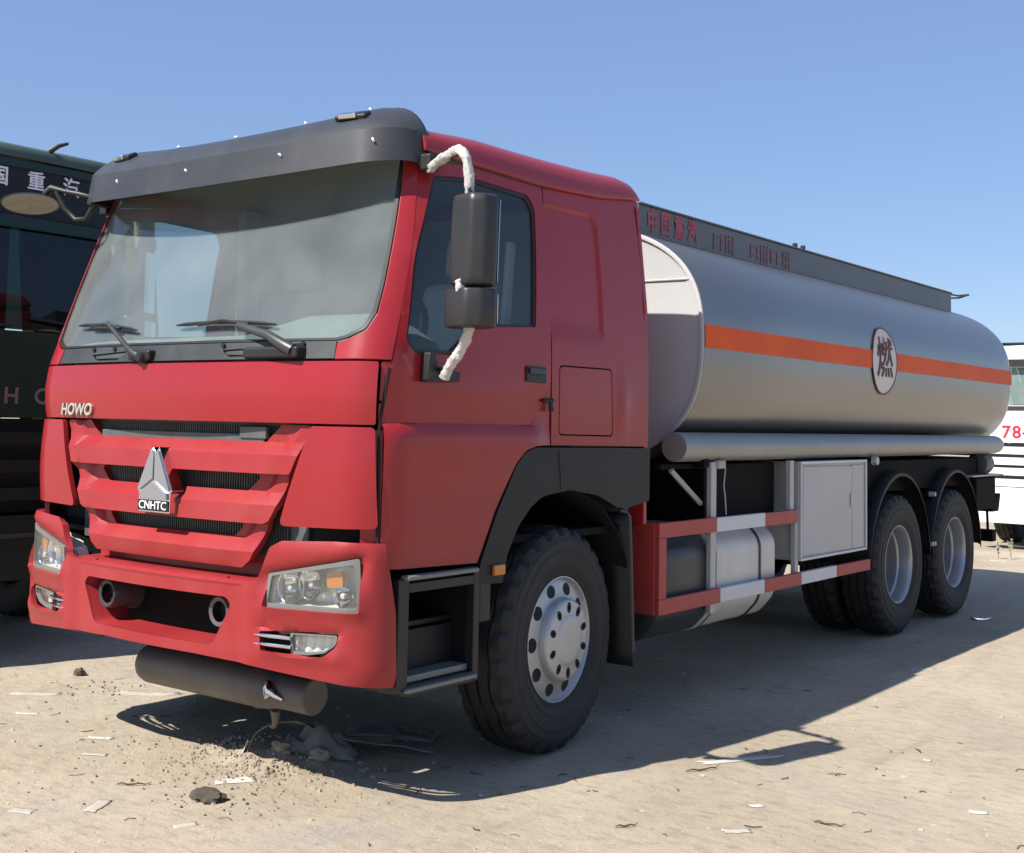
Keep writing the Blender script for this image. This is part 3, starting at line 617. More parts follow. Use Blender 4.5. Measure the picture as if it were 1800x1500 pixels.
for s in (1, -1):
    X = lambda x: s*x if s > 0 else -1.155-(x-1.155)*.28
    YO = 0 if s > 0 else .36
    mr_ = MB().box((-.103, -.055, -.193), (.103, .055, .193)); 
    M = Matrix.Translation((X(1.475), .40+YO, 2.325)) @ Matrix.Rotation(s*R_(-14 if s > 0 else 55), 4, 'Z') @ Matrix.Rotation(R_(1.5), 4, 'Y')
    def house(name, hw, hd, hh, M, par):
        rows = []
        for z, k in ((-1, .72), (-.985, .86), (-.94, .96), (-.8, 1), (0, 1.02), (.8, 1), (.94, .96), (.985, .86), (1, .72)):
            sec = rc([(-hw*k, hd), (hw*k, hd), (hw*k, -hd*.25*k), (hw*.62*k, -hd*k), (-hw*.62*k, -hd*k), (-hw*k, -hd*.25*k)], .04, 5)
            rows.append([tuple(M @ Vector((x, y, z*hh))) for x, y in sec])
        v, f = grid(rows, True, True); return raw(name, v, f, 'mirror_plastic', par, 40)
    mi = house('mirror', .105, .065, .190, M, T)
    M2 = Matrix.Translation((X(1.462), .40+YO, 2.045)) @ Matrix.Rotation(s*R_(-14 if s > 0 else 55), 4, 'Z')
    house('wide_angle_mirror', .112, .075, .080, M2, mi)
    MB().box((-.09, .066, -.17), (.09, .070, .17), M).obj('mirror_glass', 'mirror_glass', mi, 35, .003)
    MB().box((-.095, .076, -.06), (.095, .080, .06), M2).obj('mirror_glass', 'mirror_glass', mi, 35, .003)
    arm = [(X(1.155), .485+YO*0.00, 2.690), (X(1.27), .44+YO*0.46, 2.690), (X(1.42), .375+YO*1.00, 2.700), (X(1.455), .375+YO*1.00, 2.670), (X(1.465), .39+YO*1.00, 2.50), (X(1.470), .40+YO*1.00, 2.0), (X(1.455), .41+YO*1.00, 1.94), (X(1.36), .44+YO*0.82, 1.82), (X(1.24), .475+YO*0.34, 1.795)]
    MB().tube(arm, .013, 8).obj('mirror_arm', 'black_plastic', mi, 50)
    crinkle([(X(1.165), .475+YO*0.04, 2.672), (X(1.27), .43+YO*0.46, 2.690), (X(1.41), .372+YO*1.00, 2.712), (X(1.452), .372+YO*1.00, 2.68), (X(1.462), .385+YO*1.00, 2.60), (X(1.458), .395+YO*1.00, 2.515)], .021, 40, 2).obj('plastic_wrapping', 'plastic_wrap', mi, 38)
    crinkle([(X(1.455), .345+YO*1.00, 2.155), (X(1.46), .34+YO*1.00, 2.13), (X(1.46), .345+YO*1.00, 2.11)], .020, 8, 4).obj('plastic_wrapping', 'plastic_wrap', mi, 55)
    crinkle([(X(1.462), .405+YO*1.00, 1.985), (X(1.45), .41+YO*1.00, 1.93), (X(1.39), .425+YO*0.94, 1.86), (X(1.325), .44+YO*0.68, 1.80), (X(1.30), .45+YO*0.58, 1.765)], .023, 26, 6).obj('plastic_wrapping', 'plastic_wrap', mi, 38)
    a, b = sorted((s*1.125, s*1.19)); MB().box((a, .448, 2.66), (b, .52, 2.735)).obj('arm_bracket', 'black_plastic', mi, 35, .012)
    a, b = sorted((s*1.215, s*1.262)); MB().prism(rc([(.385, 1.745), (.60, 1.752), (.605, 1.795), (.46, 1.80), (.435, 1.872), (.40, 1.872)], .012), lambda y, z: (a, y, z), lambda y, z: (b, y, z)).obj('arm_bracket', 'black_plastic', mi, 35, .006)
# front look-down mirror on the far corner
C = Vector((-1.285, .10, 2.680)); N_ = Vector((.72, -.62, -.30)).normalized(); A_ = Vector((0, 0, 1)).cross(N_).normalized(); B_ = N_.cross(A_)
rows = [[C+A_*.150*k*math.cos(t)+B_*.060*k*math.sin(t)+N_*d for t in [2*math.pi*j/36 for j in range(36)]] for k, d in ((.05, -.07), (.45, -.062), (.8, -.038), (.97, -.008), (1.0, .006), (.98, .012), (.94, .010))]
v, f = grid(rows, True); fmo = raw('look_down_mirror', v, f, 'mirror_plastic', T, 50)
rows = [[C+A_*.141*k*math.cos(t)+B_*.0555*k*math.sin(t)+N_*(.010+.008*(1-k*k)) for t in [2*math.pi*j/36 for j in range(36)]] for k in (.02, .3, .6, .85, 1)]
v, f = grid(rows, True); raw('mirror_glass', v, f, 'convex_glass', fmo, 60)
MB().tube([C+A_*.07+B_*.05-N_*.03, C+A_*.10+B_*.085-N_*.02, C+A_*.17+B_*.075, (-1.03, .22, 2.725), (-.98, .26, 2.71)], [.02, .02, .015, .014, .014], 8).obj('mirror_arm', 'black_plastic', fmo, 50)
MB().tube([(-1.19, .185, 2.75), (-1.15, .215, 2.66), (-1.10, .25, 2.60), (-1.02, .26, 2.60), (-.98, .28, 2.68)], .014, 8).obj('mirror_arm', 'black_plastic', fmo, 50)
# ---- under the cab: cross tube, engine, frame
ut = MB().lathe([(-.455, .03), (-.45, .066), (-.43, .086), (-.40, .094), (.37, .094), (.385, .098), (.40, .094)], 'x', (0, .33, .385), 40).obj('cross_silencer', 'steel_tube', T, 40)
MB().lathe([(.40, .094), (.445, .092), (.49, .083), (.53, .079), (.712, .079), (.718, .073), (.718, .001)], 'x', (0, .33, .385), 40).obj('silencer_outlet', 'steel_tube', ut, 40)
m = MB().tube([(.50, .255, .425), (.53, .235, .40), (.56, .24, .385), (.60, .25, .37)], [.018, .022, .014, .008], 8); m.tube([(.50, .255, .43), (.485, .245, .40), (.51, .235, .37), (.535, .24, .39)], .009, 8); m.obj('clamp', 'chrome', ut, 50)
MB().tube([(.47, .33, .30), (.44, .36, .235), (.40, .39, .20), (.37, .40, .195)], [.026, .016, .012, .010], 8).obj('drain_pipe', 'steel_tube', ut, 50)
box('engine_block', (-.55, .45, .45), (.55, 2.1, 1.02), 'chassis', T, .05)
box('radiator', (-.60, .36, .55), (.60, .44, 1.25), 'chassis', T, .01)
for s in (1, -1):
    a, b = sorted((s*.38, s*.46)); box('frame_rail', (a, .45, .74), (b, 8.72, 1.02), 'chassis', T, .006)
    a, b = sorted((s*.62, s*.80)); box('inner_skirt', (a, .42, .55), (b, .84, 1.02), 'chassis', T, .01)
for y in (3.2, 4.4, 5.4, 6.8, 8.2): box('frame_crossmember', (-.38, y-.05, .80), (.38, y+.05, .98), 'chassis', T, .006)
# ---- wheels
def tyre(par, name='tyre', dx=0):
    prof = [(-.105, .285), (-.125, .30), (-.143, .345), (-.150, .40), (-.148, .455), (-.140, .495), (-.132, .516), (-.118, .532), (-.100, .537), (-.072, .5395), (-.070, .526), (-.058, .526), (-.056, .541), (-.007, .542), (-.005, .528), (.005, .528), (.007, .542), (.056, .541), (.058, .526), (.070, .526), (.072, .5395), (.100, .537), (.118, .532), (.132, .516), (.140, .495), (.144, .478), (.1475, .474), (.149, .455), (.1495, .432), (.1525, .429), (.1525, .424), (.150, .421), (.149, .385), (.1465, .364), (.149, .360), (.148, .354), (.143, .345), (.131, .318), (.133, .312), (.125, .30), (.105, .285)]
    n = 168; rows = []
    for x, r in prof:
        row = []
        for k in range(n):
            rr = r; xx = x; ph = k % 6
            if .09 < abs(x) < .137 and r > .51 and ph in (0, 1): rr = r-.017; xx = x*.97
            if abs(abs(x)-.145) < .006 and r > .44: rr = r
            zig = .008*math.sin(2*math.pi*k/12) if abs(x) < .08 and r < .54 else 0
            t = 2*math.pi*k/n; row.append((xx+zig+dx, rr*math.cos(t), rr*math.sin(t)))
        rows.append(row)
    for r in (.36, .385, .47):
        pass
    v, f = grid(rows, True); return raw(name, v, f, 'rubber', par, 32)
def ring(par, name, r, x, rad, mname, n, size, nx, nr, stretch=1.0, phase=0):
    """n short studs round the axis, each facing along (nx, nr)"""
    for i in range(n):
        t = 2*math.pi*(i+phase)/n; d = Vector((nx, nr*math.cos(t), nr*math.sin(t))).normalized(); c = Vector((x, r*math.cos(t), r*math.sin(t)))
        tg = Vector((0, -math.sin(t), math.cos(t))); rd = d.cross(tg)
        vv = [c+d*h+(tg*math.cos(a)*size*stretch+rd*math.sin(a)*size) for h in (-.02, rad) for a in [2*math.pi*k/14 for k in range(14)]]
        ff = [tuple(range(14, 28))]+[(k, (k+1) % 14, 14+(k+1) % 14, 14+k) for k in range(14)]
        raw(name, vv, ff, mname, par, 30)
fw_ = MB().lathe([(-.12, .29), (.105, .290), (.122, .300), (.130, .301), (.131, .296), (.124, .289), (.112, .284), (.110, .281), (.112, .276), (.115, .268), (.120, .235), (.126, .205), (.130, .198), (.130, .18)], 'x', (0, 0, 0), 72).obj('wheel', 'rim_steel', T, 40)
tyre(fw_)
hc = MB().lathe([(.12, .202), (.158, .198), (.170, .192), (.176, .184), (.178, .172), (.178, .128), (.180, .122), (.186, .112), (.188, .10), (.189, .05), (.189, .001)], 'x', (0, 0, 0), 60).obj('hub_cover', 'hub_silver', fw_, 40)
ring(fw_, 'hand_hole_disc', .244, .1188, .0015, 'dark_void', 10, .031, .975, .22, 1.12)  # raised dark discs painted for the shade inside the hand holes
ring(fw_, 'nut_hole_disc', .155, .178, .0012, 'dark_void', 10, .026, 1, 0, .72, .5)  # dark disc round each nut gives the recess its shade as colour
ring(fw_, 'wheel_nut', .155, .178, .004, 'chassis', 10, .009, 1, 0, 1, .5)
fw_.location = (1.045, 1.5, .540); fw_.rotation_euler = (0, 0, R_(5))
c = copy_tree(fw_, T); c.location = (-1.045, 1.5, .540); c.rotation_euler = (0, 0, math.pi+R_(5))
rw = MB().lathe([(-.12, .29), (.105, .290), (.122, .300), (.130, .301), (.131, .296), (.124, .288), (.100, .281), (.03, .276), (.018, .262), (-.06, .258), (-.10, .250)], 'x', (0, 0, 0), 72).obj('wheel', 'rim_steel', T, 40)
MB().lathe([(-.099, .256), (-.118, .225), (-.122, .14), (-.06, .135), (-.01, .13), (.012, .116), (.014, .05), (.014, .001)], 'x', (0, 0, 0), 60).obj('wheel_disc', 'dark_tank', rw, 40)
tyre(rw); tyre(rw, 'inner_tyre', -.335)
MB().lathe([(-.12, .29), (-.36, .285), (-.44, .29)], 'x', (0, 0, 0), 36).obj('inner_rim', 'rim_steel', rw, 40)
ring(rw, 'hand_hole_disc', .205, -.119, .0015, 'dark_void', 8, .024, .9, .4, 1.3)  # dark discs again in place of open, shaded holes
ring(rw, 'wheel_nut', .165, -.121, .03, 'chassis', 10, .014, 1, 0)
rw.location = (1.045, 6.12, .540)
for (x, y) in ((1.045, 7.47), (-1.045, 6.12), (-1.045, 7.47)):
    c = copy_tree(rw, T); c.location = (x, y, .540); c.rotation_euler = (0, 0, 0 if x > 0 else math.pi)
for y in (6.12, 7.47):
    m = MB().tube([(-.9, y, .54), (.9, y, .54)], .08, 14); m.lathe([(-.2, .05), (-.16, .17), (0, .22), (.16, .17), (.2, .05)], 'y', (0, y, .54), 20); m.obj('drive_axle', 'chassis', T)
MB().tube([(-.9, 1.5, .50), (.9, 1.5, .50)], .055, 12).obj('front_axle', 'chassis', T)
for s in (1, -1):
    MB().tube([(s*.5, 5.6, .70), (s*.5, 6.12, .66), (s*.5, 6.8, .80), (s*.5, 7.47, .66), (s*.5, 8.0, .70)], .05, 8).obj('leaf_spring', 'chassis', T)
# rear mudguards
for s in (1, -1):
    for yc in (6.12, 7.47):
        rows = []
        for k in range(31):
            t = R_(4+172*k/30); y = yc-.655*math.cos(t); z = .575+.690*math.sin(t)-(.04 if k in (0, 30) else 0)
            rows.append([(s*x, y, z+dz) for x, dz in ((.58, 0), (1.10, 0), (1.175, -.004), (1.20, -.018), (1.205, -.04))])
        v, f = grid(rows); o = raw('rear_mudguard', v, f, 'fender_plastic', T, 40); md = o.modifiers.new('thickness', 'SOLIDIFY'); md.thickness = .012
        MB().tube([(s*.45, yc-.5, 1.02), (s*1.15, yc-.5, 1.02)], .02, 8).obj('mudguard_stay', 'chassis', o)
for y, z in ((6.86, 1.06), (6.80, .655), (6.86, .655)):
    MB().lathe([(0, .001), (0, .018), (-.05, .022)], 'x', (1.215, y, z), 12).obj('reflector_stud', 'hub_silver', T, 40)
# ---- side equipment
FUEL = [(.50, 1.00), (1.05, 1.00, .14), (1.165, .88, .14), (1.165, .52, .16), (1.04, .385, .14), (.50, .385, .06)]
def tank_sec(y, k=1): return [(.83+(x-.83)*k, y, .69+(z-.69)*k) for x, z in rc(FUEL, .05, 6)]
def dtank(name, y0, y1, mname):
    rows = [tank_sec(y, k) for y, k in ((y0-.02, .80), (y0-.012, .92), (y0, .985), (y0+.02, 1), (y1-.02, 1), (y1, .985), (y1+.012, .92), (y1+.02, .80))]
    v, f = grid(rows, True, True); return raw(name, v, f, mname, T, 40)
dtank('front_tank', 2.46, 3.02, 'dark_tank')  # dark tank section ahead of the fuel tank
ft = dtank('fuel_tank', 3.08, 3.93, 'fuel_alu')
for y in (3.20, 3.26, 3.32, 3.66):
    rows = [tank_sec(y-.006, 1.0), tank_sec(y, 1.006), tank_sec(y+.006, 1.0)]; v, f = grid(rows, True); raw('tank_rib', v, f, 'fuel_alu', ft, 40)
def strap(y, w, mname, nm):
    rows = [tank_sec(y-w/2, 1.0), tank_sec(y-w/2, 1.022), tank_sec(y+w/2, 1.022), tank_sec(y+w/2, 1.0)]; v, f = grid(rows, True); return raw(nm, v, f, mname, ft, 40)
strap(3.065, .055, 'panel_grey', 'tank_strap'); strap(3.70, .02, 'dark_tank', 'tank_strap'); strap(3.11, .018, 'black_plastic', 'tank_strap')
# side guard on the visible side and its twin on the far side
def guard(s):
    g = empty_part = None
    X = lambda a, b: sorted((s*a, s*b))
    def bar(y0, y1, z0, z1, mn, par, nm='guard_bar', xa=1.195, xb=1.225):
        a, b = X(xa, xb); return box(nm, (a, y0, z0), (b, y1, z1), mn, par, .004)
    g = bar(2.365, 2.445, .645, .972, 'rail_red', T, 'side_guard')
    bar(2.365, 3.022, .972, 1.055, 'rail_red', g); bar(3.024, 3.66, .970, 1.053, 'rail_white', g); bar(3.662, 4.140, .968, 1.051, 'rail_red', g)
    bar(2.365, 3.072, .560, .645, 'rail_red', g); bar(3.074, 3.655, .560, .643, 'rail_white', g); bar(3.657, 4.20, .560, .642, 'rail_red', g); bar(4.202, 4.78, .562, .641, 'rail_white', g); bar(4.782, 5.40, .562, .640, 'rail_red', g)
    a, b = X(.98, 1.197); box('guard_end', (a, 2.361, .560), (b, 2.385, 1.055), 'rail_red', g, .004)
    bar(3.00, 3.065, .50, 1.375, 'panel_grey', g, 'guard_post', 1.165, 1.197); bar(4.075, 4.135, .968, 1.37, 'panel_grey', g, 'guard_post', 1.165, 1.199); bar(4.155, 4.205, .56, 1.05, 'panel_grey', g, 'guard_post', 1.165, 1.199)
    return g
guard(1); guard(-1)
MB().tube([(1.12, 2.66, 1.33), (1.12, 3.01, 1.13)], .016, 6).obj('guard_brace', 'panel_grey', T)
box('brace_bar', (1.08, 2.55, 1.335), (1.12, 3.06, 1.365), 'chassis', T, .004)
box('equipment_box', (.52, 3.09, 1.02), (1.10, 4.05, 1.36), 'chassis', T, .01)
cabn = box('tool_cabinet', (.62, 4.20, .712), (1.205, 5.345, 1.362), 'panel_grey', T, .006)
MB().box((0, 0, 0), (.012, .83, .585), Matrix.Translation((1.206, 4.235, .745)) @ Matrix.Rotation(R_(-.6), 4, 'X')).obj('cabinet_door', 'panel_grey', cabn, 35, .004)
MB().box((0, 0, 0), (.012, .215, .590), Matrix.Translation((1.206, 5.075, .737))).obj('cabinet_door', 'panel_grey', cabn, 35, .004)
box('cabinet_latch', (1.218, 5.03, 1.03), (1.228, 5.06, 1.13), 'hub_silver', cabn, .004)
for z in (.712, 1.345): box('cabinet_frame', (1.206, 4.20, z), (1.222, 5.345, z+.018), 'rail_white', cabn, .003)
for y in (4.20, 5.325): box('cabinet_frame', (1.206, y, .732), (1.222, y+.02, 1.343), 'rail_white', cabn, .003)
for s in (1, -1):
    hp = MB().lathe([(2.66, .001), (2.66, .080), (2.668, .084), (8.72, .084), (8.80, .078), (8.88, .058), (8.92, .02)], 'y', (s*1.14, 0, 1.462), 32).obj('hose_pipe', 'pipe_metal', T, 40)
    for y in (2.98, 4.2, 5.55, 6.9, 8.2):
        a, b = sorted((s*.9, s*1.15)); box('pipe_bracket', (a, y-.03, 1.362), (b, y+.03, 1.385), 'chassis', hp, .003)
box('bracket_plate', (1.12, 2.92, 1.345), (1.19, 2.985, 1.40), 'chassis', T, .003)
MB().box((1.17, 3.06, 1.335), (1.215, 3.15, 1.385)).obj('warning_lamp', 'paper', T, 35, .008)
MB().tube([(1.205, 3.16, 1.34), (1.21, 3.13, 1.24), (1.205, 3.16, 1.15), (1.19, 3.20, 1.06)], .004, 6).obj('loose_cable', 'panel_grey', T)
MB().lathe([(0, .001), (0, .03), (-.04, .034)], 'x', (1.235, 5.52, 1.352), 12).obj('reflector_stud', 'hub_silver', T, 40)
# ---- tank
TA, TB, TN, TZ = 1.25, .755, 2.7, 2.065
def sec(y, k=1, n=96, dz=0):
    out = []
    for i in range(n):
        t = 2*math.pi*i/n; c, s_ = math.cos(t), math.sin(t)
        out.append((TA*k*math.copysign(abs(c)**(2/TN), c), y, TZ+dz+(TB-TA*(1-k))*math.copysign(abs(s_)**(2/TN), s_)))
    return out
def tx(z, off=0): return TA*(max(0, 1-abs((z-TZ)/TB)**TN))**(1/TN)+off
rows = [sec(2.80), sec(2.806, 1.002), sec(4.0), sec(5.5), sec(7), sec(8.6), sec(8.88, 1.0), sec(8.96, .992), sec(9.02, .972), sec(9.055, .94), sec(9.075, .89), sec(9.085, .6), sec(9.09, .3), sec(9.09, .05)]
tk = raw('tank', *grid(rows, True), 'tank_metal', T, 40)
rows = [sec(2.80, .999), sec(2.792, .996), sec(2.790, .988), sec(2.792, .980), sec(2.805, .976), sec(2.812, .95), sec(2.808, .6), sec(2.806, .1)]
v, f = grid(rows, True, False); hd_ = raw('tank_head', v, f, 'head_white', tk, 50)
MB().tube([(-1.1, 2.806, 2.44), (1.17, 2.806, 2.435)], .006, 6).obj('weld_seam', 'head_white', hd_)
def strip(name, y0, y1, z0, z1, mname, par, s=1, ny=40, nz=6, off=.0045):
    rows = [[(s*tx(z0+(z1-z0)*j/nz, off), y0+(y1-y0)*i/ny, z0+(z1-z0)*j/nz) for j in range(nz+1)] for i in range(ny+1)]
    v, f = grid(rows); o = raw(name, v, f, mname, par, 40)
    return o
for s in (1, -1): strip('stripe', 2.806, 8.95, 2.035, 2.168, 'orange_stripe', tk, s)
rows = [[(tx(z, .0045)*1.0*k, y, z) for z in [2.035+.133*j/5 for j in range(6)]] for y, k in ((8.952, .9995), (8.985, .990), (9.02, .974))]
v, f = grid(rows); raw('stripe_end', v, f, 'orange_stripe', tk, 40)
def disc(name, yc, zc, ry, rz, off, mname, par, r0=0):
    rows = []
    for k in range(9):
        q = r0+(1-r0)*k/8; q = max(q, .001); rows.append([(tx(zc+rz*q*math.sin(t), off), yc+ry*q*math.cos(t), zc+rz*q*math.sin(t)) for t in [2*math.pi*j/48 for j in range(48)]])
    v, f = grid(rows, True); return raw(name, v, f, mname, par, 40)
sg = disc('round_sign', 5.61, 2.098, .248, .248, .006, 'white_sign', tk)
disc('sign_border', 5.61, 2.098, .258, .258, .0085, 'badge_red', sg, .94)
text('sign_character', '燃', .33, lambda x, y, d: (tx(2.100+y, .011+d), 5.61+x, 2.100+y), 'sign_brown', sg, ext=.002, offset=0)
# walkway box along the top
bx = MB(); 
for s in (1, -1):
    a, b = sorted((s*.78, s*.80)); bx.box((a, 2.80, 2.69), (b, 8.58, 2.905))
bx.box((-.78, 2.80, 2.70), (.78, 2.82, 2.90)); bx.box((-.78, 8.56, 2.70), (.78, 8.578, 2.90)); wb = bx.obj('walkway_rail', 'box_steel', tk, 35, .003)
box('walkway_lip', (.772, 2.80, 2.906), (.812, 8.58, 2.918), 'box_steel', wb, .003)
box('walkway_floor', (-.77, 2.83, 2.80), (.77, 8.55, 2.815), 'box_steel', wb, .003)
for i, (ch, y) in enumerate(zip('中国重汽', (2.955, 3.115, 3.285, 3.455))):
    text('painted_character', ch, .155, lambda x, y_, d, yy=y: (.8025+d, yy+x*.78, 2.812+y_), 'faded_red', wb, ext=.001, offset=.006)
random.seed(5)
for yc, hh, n in ((3.80, .055, 2), (3.97, .06, 3), (4.34, .05, 2), (4.50, .062, 3), (4.66, .05, 2), (4.86, .06, 3)):
    m = MB()
    for k in range(n):
        m.box((.8015, yc-.05+.1*k/max(1, n-1)-.010, 2.80-hh), (.8035, yc-.05+.1*k/max(1, n-1)+.012, 2.80+hh))
    for k in range(2): m.box((.8016, yc-.058, 2.775+.055*k), (.8038, yc+.062, 2.786+.055*k))
    m.obj('worn_paint_mark', 'worn_red', wb, 0)
for y in (5.02, 5.16): box('rail_knob', (.775, y, 2.919), (.805, y+.03, 2.95), 'black_plastic', wb, .004)
MB().tube([(.79, 8.58, 2.90), (.80, 8.8, 2.905), (.80, 9.0, 2.93), (.80, 9.12, 2.945)], .010, 6).obj('ladder_handle', 'black_plastic', wb)
MB().tube([(.70, 8.58, 2.90), (.72, 8.78, 2.885), (.76, 8.95, 2.90), (.80, 9.12, 2.945)], .009, 6).obj('ladder_handle', 'black_plastic', wb)
for y in (3.6, 5.0, 6.4, 7.8):
    m = MB().lathe([(2.80, .25), (2.86, .25), (2.865, .22), (2.89, .2), (2.89, .01)], 'z', (0, y, 0), 28); m.obj('manhole_lid', 'tank_metal', tk)
# tank saddle, rear end
for s in (1, -1):
    a, b = sorted((s*.30, s*.55)); box('tank_saddle', (a, 2.9, 1.02), (b, 8.70, 1.36), 'chassis', T, .01)
    a, b = sorted((s*.56, s*1.10)); box('saddle_skirt', (a, 5.40, 1.10), (b, 8.40, 1.345), 'chassis', T, .01)
box('rear_light_box', (.60, 8.14, .86), (1.16, 8.74, 1.165), 'chassis', T, .02)
box('rear_shelf', (.55, 7.95, 1.172), (1.19, 8.88, 1.186), 'panel_grey', T, .003)
MB().lathe([(8.42, .001), (8.42, .095), (8.45, .102), (8.62, .102), (8.66, .08), (8.67, .001)], 'y', (1.08, 0, 1.285), 30).obj('air_reservoir', 'steel_tube', T, 40)
box('pipe_end_bracket', (1.04, 8.50, 1.36), (1.10, 8.58, 1.42), 'steel_tube', T, .004)
box('rear_bumper_bar', (-1.15, 8.66, .55), (1.15, 8.78, .66), 'chassis', T, .01)
MB().prism(rc([(8.66, .93), (8.93, 1.00), (8.86, .83), (8.66, .83)], .01), lambda y, z: (.9, y, z), lambda y, z: (1.15, y, z)).obj('tail_lamp_bracket', 'chassis', T, 35, .004)
MB().tube([(1.1, 8.66, .84), (1.1, 8.68, .64)], .014, 6).obj('bumper_stay', 'chassis', T)
box('reflector_tape', (1.12, 8.165, .70), (1.15, 8.18, .80), 'yellow', T, .003)
box('rear_mud_flap', (.60, 8.14, .35), (1.12, 8.16, .86), 'fender_plastic', T, .003)
# ================================================================== OTHER TRUCKS
def truck_wheel(root, x, y, mname='rim_steel'):
    c = copy_tree(fw_, root); c.location = (x, y, .54); c.rotation_euler = (0, 0, 0 if x > 0 else math.pi); return c
# ---- dark green truck parked across the far side, facing the tanker
G = empty('parked_truck', (-2.84, 1.0, 0), math.pi/2)
tag(G, 'dark green truck parked at left edge, its front facing the red cab', 'truck')
GP = plan(0, .045, 1.05, .17, 2.1); GX = GP[-1][1]
def gf(u, z, off=0):
    x, y = pev(GP, u); ra = .0 if z < 2.12 else (.10*(z-2.12) if z < 2.86 else .074+.02*(z-2.86)); k = 1.245/GX*(1-(.03*max(0, z-2.1)))
    return (x*k, y+ra+off, z)
UE = 3.0
def gpan(nm, z0, z1, mn, off=0, u=UE, bev=.008, holes=(), par=None): return panel(nm, rc([(-u, z0), (u, z0), (u, z1), (-u, z1)], .012), lambda a, b: gf(a, b, off), mn, par or G, holes=holes, sp=.11, th=.025, bev=bev)
gpan('bonnet_panel', 1.545, 2.115, 'green_paint', 0, 1.2)
gvis = gpan('header_panel', 2.885, 3.262, 'fender_plastic', -.012, 1.2)
gpan('header_lip', 2.80, 2.879, 'green_paint', -.03, 1.2)
gpan('header_band', 3.205, 3.255, 'green_paint', -.022, 1.16, .004)
panel('windscreen', rc([(-1.10, 2.125), (1.10, 2.125), (1.08, 2.86), (-1.08, 2.86)], .05), lambda a, b: gf(a, b, .01), 'dark_glass', G, sp=.12, th=.006, bev=0)
for s in (1, -1):
    q = [(1.105, 2.12), (1.20, 2.12), (1.19, 2.88), (1.085, 2.88)]
    if s < 0: q = mh(q)
    panel('windscreen_pillar', rc(q, .01), lambda a, b: gf(a, b, 0), 'green_paint', G, sp=.08)
    q = [(1.21, 1.0), (UE, 1.0), (UE, 3.262), (1.21, 3.262)]; wq = [(1.40, 2.05), (2.05, 2.05), (2.05, 2.80), (1.50, 2.80)]
    if s < 0: q = mh(q); wq = mh(wq)
    d = panel('cab_side', rc(q, .01), lambda a, b: gf(a, b, 0), 'green_paint', G, holes=[rc(wq, .05)], sp=.12, th=.03)
    panel('side_window', rc(wq, .05), lambda a, b: gf(a, b, .012), 'dark_glass', d, sp=.2, th=.006, bev=0)
rows = []
for k, (z, ins) in enumerate(((3.272, -.025), (3.297, -.028), (3.340, -.012), (3.370, .05), (3.380, .25), (3.385, .6))):
    row = []
    for i in range(61):
        u = -UE+2*UE*i/60; p = gf(u, 3.272, 0); q = Vector((0, 1.0, z)); a = Vector((p[0], p[1], z)); d = (q-a); d.z = 0; row.append(a+d.normalized()*ins if d.length > ins else q)
    row.append(tuple(row[0])); rows.append(row)
v, f = grid(rows); raw('roof', v, f, 'green_roof', G, 45)
box('roof_top', (-.75, .5, 3.37), (.75, 1.75, 3.39), 'green_roof', G, .005)
box('rear_wall', (-1.2, 2.16, 1.0), (1.2, 2.19, 3.27), 'green_paint', G, .01)
MB().tube([(.235, .10, 3.36), (.27, .05, 3.40), (.33, .03, 3.425)], [.02, .016, .010], 8).obj('antenna', 'black_plastic', G)
for ch, x in zip('中国重汽', (-.405, -.140, .127, .396)):
    text('roof_character', ch, .135, lambda a, b, d, xx=x: Vector(gf(xx+a, 3.125+b, -.0135))+Vector((0, -d, 0)), 'letter_white', gvis, ext=.002, offset=.002)
for ch, x in zip('HOWO', (-.02, .20, .42, .64)):
    text('bonnet_letter', ch, .15, lambda a, b, d, xx=x: Vector(gf(xx+a, 1.685+b, -.002))+Vector((0, -d, 0)), 'letter_grey', G, ext=.004, offset=.003)
for i, z in enumerate((1.42, 1.24, 1.06)):
    gpan('grille_bar', z-.05, z+.03, 'fender_plastic', -.01, .98, .01)
gpan('grille_backing', .93, 1.54, 'dark_void', .05, 1.0, 0)
for s in (1, -1):
    q = [(1.0, .93), (1.20, .93), (1.20, 1.54), (1.0, 1.54)]
    if s < 0: q = mh(q)
    panel('corner_panel', rc(q, .02), lambda a, b: gf(a, b, 0), 'green_paint', G, sp=.1)
gb = gpan('bumper', .50, .915, 'fender_plastic', -.05, 1.25, .02)
gpan('bumper_trim', .77, .80, 'grey_plastic', -.056, 1.1, .004, par=gb)
for s in (1, -1):
    q = [(.78, .62), (1.12, .62), (1.14, .80), (.76, .78)]
    if s < 0: q = mh(q)
    panel('headlamp', rc(q, .03), lambda a, b: gf(a, b, -.056), 'dark_glass', gb, sp=.08, th=.02)
    truck_wheel(G, s*1.05, 1.5); truck_wheel(G, s*1.05, 5.6)
    a, b = sorted((s*.36, s*.45)); box('frame_rail', (a, .3, .74), (b, 7.2, 1.0), 'chassis', G)
box('cab_floor', (-1.18, .15, .98), (1.18, 2.18, 1.02), 'chassis', G); box('engine_block', (-.6, .35, .45), (.6, 2.1, .97), 'chassis', G, .04)
box('dashboard', (-1.1, .10, 1.6), (1.1, .60, 2.10), 'black_plastic', G, .05)
box('cargo_body', (-1.22, 2.6, 1.05), (1.22, 7.3, 2.6), 'green_paint', G, .02)
box('sun_blind', (-.30, .13, 2.66), (-.08, .15, 2.74), 'panel_grey', G, .006)
MB().tube([(-.9, -.02, 2.20), (-.45, -.03, 2.17), (-.05, -.02, 2.14)], .010, 6).obj('wiper', 'black_plastic', G); MB().tube([(.1, -.02, 2.20), (.5, -.03, 2.17), (.9, -.02, 2.14)], .010, 6).obj('wiper', 'black_plastic', G)
